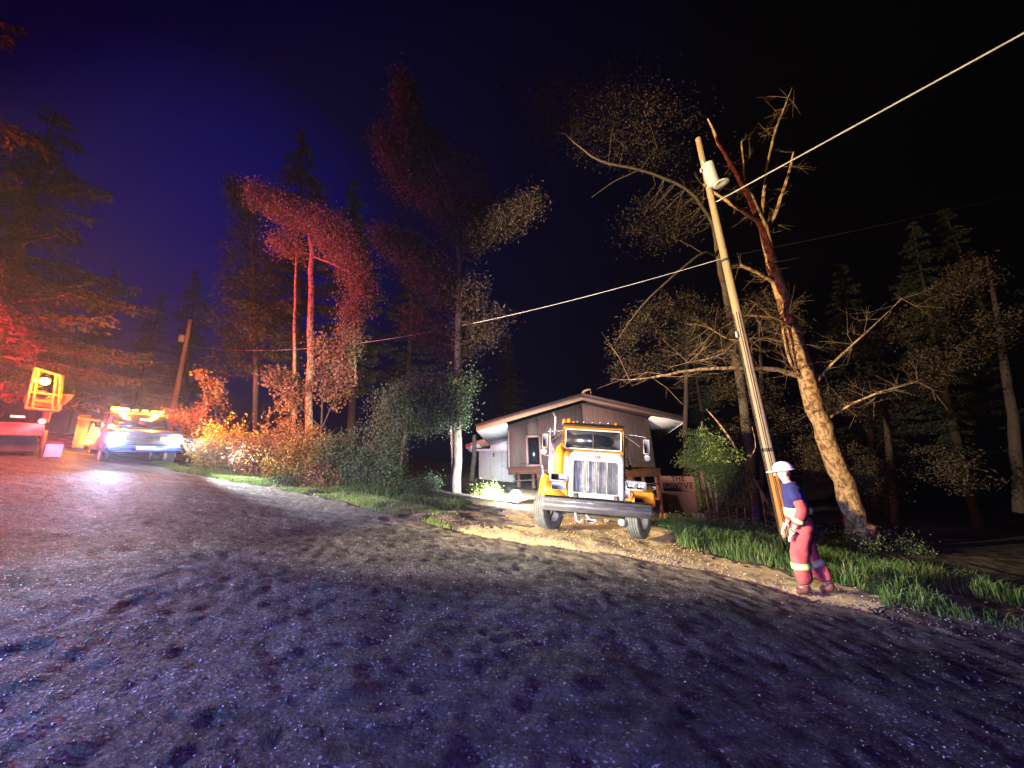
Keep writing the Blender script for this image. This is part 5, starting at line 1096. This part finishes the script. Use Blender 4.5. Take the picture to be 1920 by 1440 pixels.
lamp('amber_side_light', 'POINT', world(SM, (-1.35, 3.1, 1.1)), 260, (1.0, .30, .03), radius=.12)
lamp('red_dash_light', 'POINT', world(SM, (.08, 1.25, 1.66)), 20, (1.0, .04, .04), radius=.05)
# ------------------------------------------------------------------ the dark truck at the left edge, seen from behind
FMo = at(62, 872, 11.6); FM = frame((FMo[0], FMo[1], FMo[2]), RAD(-52), RAD(3), RAD(0))
ft = empty('dark_truck', (0, 0, 0), 'dark truck seen from behind at the left edge with one red tail lamp', 'truck', mat=FM)
(xr, z_) = inpl(FM, 84, 800, 0)
mb = MB(); mb.box((xr - 1.15, 2.2, .62), (2.2, 4.2, .50), bev=.04); mb.box((xr - 1.15, 2.4, 1.0), (2.3, 4.8, .12), bev=.02); mb.build('truck_bed', mat('dark_truck_paint', (.03, .035, .05), .6, col2=(.06, .055, .07), nscale=2, bump=.2), ft)
mb = MB(); mb.box((xr - 1.1, -.06, 1.08), (2.2, .10, .40), bev=.03); mb.build('tailgate', mat('tailgate_paint', (.06, .055, .05), .5, col2=(.10, .09, .08), nscale=2), ft)
(xq, zq) = inpl(FM, 79, 790, -.14); mb = MB(); mb.lathe([(-.04, 0), (-.03, .07), (0, .08)], (xq, -.14, zq), 'y', 18); mb.build('tail_lamp', M_redg, ft, smooth=True)
rl = world(FM, (xq + .05, -.35, zq))
(xw, zw) = inpl(FM, 33, 781, -.14); mb = MB(); mb.box((xw, -.14, zw), (.28, .04, .07), bev=.01); mb.build('white_marker', mat('pale_marker', (.8, .8, .75), .4, emit=(.9, .9, .8), estr=.25), ft)
mb = MB(); mb.box((xr + .05, -.08, .62), (.07, .06, .9)); mb.build('corner_post', M_opan, ft)
(x0, z0), (x1, z1) = inpl(FM, 80, 857, -.2), inpl(FM, 120, 833, -.2)
mb = MB(); mb.box(((x0 + x1) / 2, -.05, (z0 + z1) / 2), (x1 - x0, .05, z1 - z0), bev=.01); mb.build('mud_flap', mat('pale_flap', (.50, .52, .75), .5), ft)
mb = MB(); mb.box(((x0 + x1) / 2 - .3, .1, z1 + .03), (x1 - x0 + .6, .06, .05)); mb.build('flap_bracket', M_dark, ft)
for xx in (xr - .25, xr - 2.0): tyre(ft, (xx, .9, .40), .42, .40, 0, -1)
# lamp lit machine cage on the truck
M_cage = mat('cage_steel', (0.62, 0.24, 0.05), .55, col2=(.45, .16, .03), nscale=6)
cg = empty('machine_cage', (0, 0, 0), 'open steel cage lit by an amber lamp, standing above the red tail lamp', 'machine', mat=FM)
def cgp(a, b, y): x, z = inpl(FM, a, b, y); return (x, y, z)
mb = MB()
for y in (.15, 1.25):
    dx = 0 if y < 1 else 3
    for A, B in (((48, 765), (66, 690)), ((110, 768), (114, 705)), ((48, 765), (110, 770)), ((66, 690), (114, 705)), ((56, 735), (112, 742)), ((60, 765), (72, 694)), ((97, 770), (106, 703))):
        mb.tube([cgp(A[0] + dx, A[1], y), cgp(B[0] + dx, B[1], y)], .035, 6)
for a_ in ((48, 765), (66, 690), (114, 705), (110, 768), (98, 740)):
    mb.tube([cgp(a_[0], a_[1], .15), cgp(a_[0] + 3, a_[1], 1.25)], .03, 6)
mb.build('cage_frame', M_cage, cg)
q = np.array(cgp(80, 752, .6)); mb = MB(); mb.box(q, (.75, .7, .34), rot=(0, RAD(6), 0), bev=.08); mb.build('engine_cover', M_cage, cg)
q = np.array(cgp(70, 742, .3)); mb = MB(); mb.box(q, (.42, .1, .34), bev=.08); mb.build('seat_back', M_black, cg)
q = np.array(cgp(120, 745, .4)); mb = MB(); mb.hexa([q + v_ for v_ in ((-.1, -.1, -.25), (.05, -.1, -.25), (.05, .1, -.25), (-.1, .1, -.25))], [q + v_ for v_ in ((-.1, -.1, .1), (.22, -.1, .1), (.22, .1, .1), (-.1, .1, .1))]); mb.build('side_plate', M_cage, cg)
q = np.array(cgp(84, 715, -.02)); mb = MB(); mb.lathe([(-.04, 0), (-.035, .10), (.0, .12), (.08, .06), (.09, 0)], q, 'y', 20); mb.build('amber_lamp', M_ambg, cg, smooth=True)
q2 = np.array(cgp(67, 713, .02)); mb = MB(); mb.lathe([(-.03, 0), (-.02, .05), (.0, .05)], q2, 'y', 16); mb.build('amber_lamp', M_ambg, cg, smooth=True)
mb = MB(); mb.tube([np.array(cgp(90, 772, .6)), np.array(cgp(84, 792, .6))], .09, 8); mb.build('pedestal', M_dark, cg)
lamp('cage_lamp_light', 'POINT', world(FM, q + np.array([0, -.28, .05])), 420, (1.0, .30, .03), radius=.10)
lamp('cage_lamp_light', 'POINT', world(FM, (q[0], .6, q[2] + .12)), 80, (1.0, .30, .03), radius=.08)
lamp('tail_lamp_light', 'POINT', rl, 300, (1.0, .03, .04), radius=.07)
# light of the work lamp by the house
lamp('work_lamp_light', 'POINT', (lp[0], lp[1] - .22, lp[2]), 170, (.86, .93, 1.0), radius=.12)
lamp('work_lamp_light', 'SPOT', (lp[0] - .1, lp[1] + .25, lp[2] + .1), 6000, (.86, .93, 1.0), (lp[0] - 2.0, lp[1] + 6, lp[2] + 2.6), 120, .5, .10)
# ------------------------------------------------------------------ night haze
mb = MB(); mb.box((-2, 40, 14.0), (206, 150, 40)); hz = mb.build('haze', bpy.data.materials.new('haze'))
hm = hz.data.materials[0]; hm.use_nodes = True; nt = hm.node_tree; nt.nodes.clear()
out = nt.nodes.new('ShaderNodeOutputMaterial'); pv = nt.nodes.new('ShaderNodeVolumePrincipled'); pv.inputs['Color'].default_value = (.75, .75, .8, 1); pv.inputs['Density'].default_value = .0022; pv.inputs['Anisotropy'].default_value = .84
nt.links.new(pv.outputs[0], out.inputs['Volume']); hz['kind'] = 'stuff'
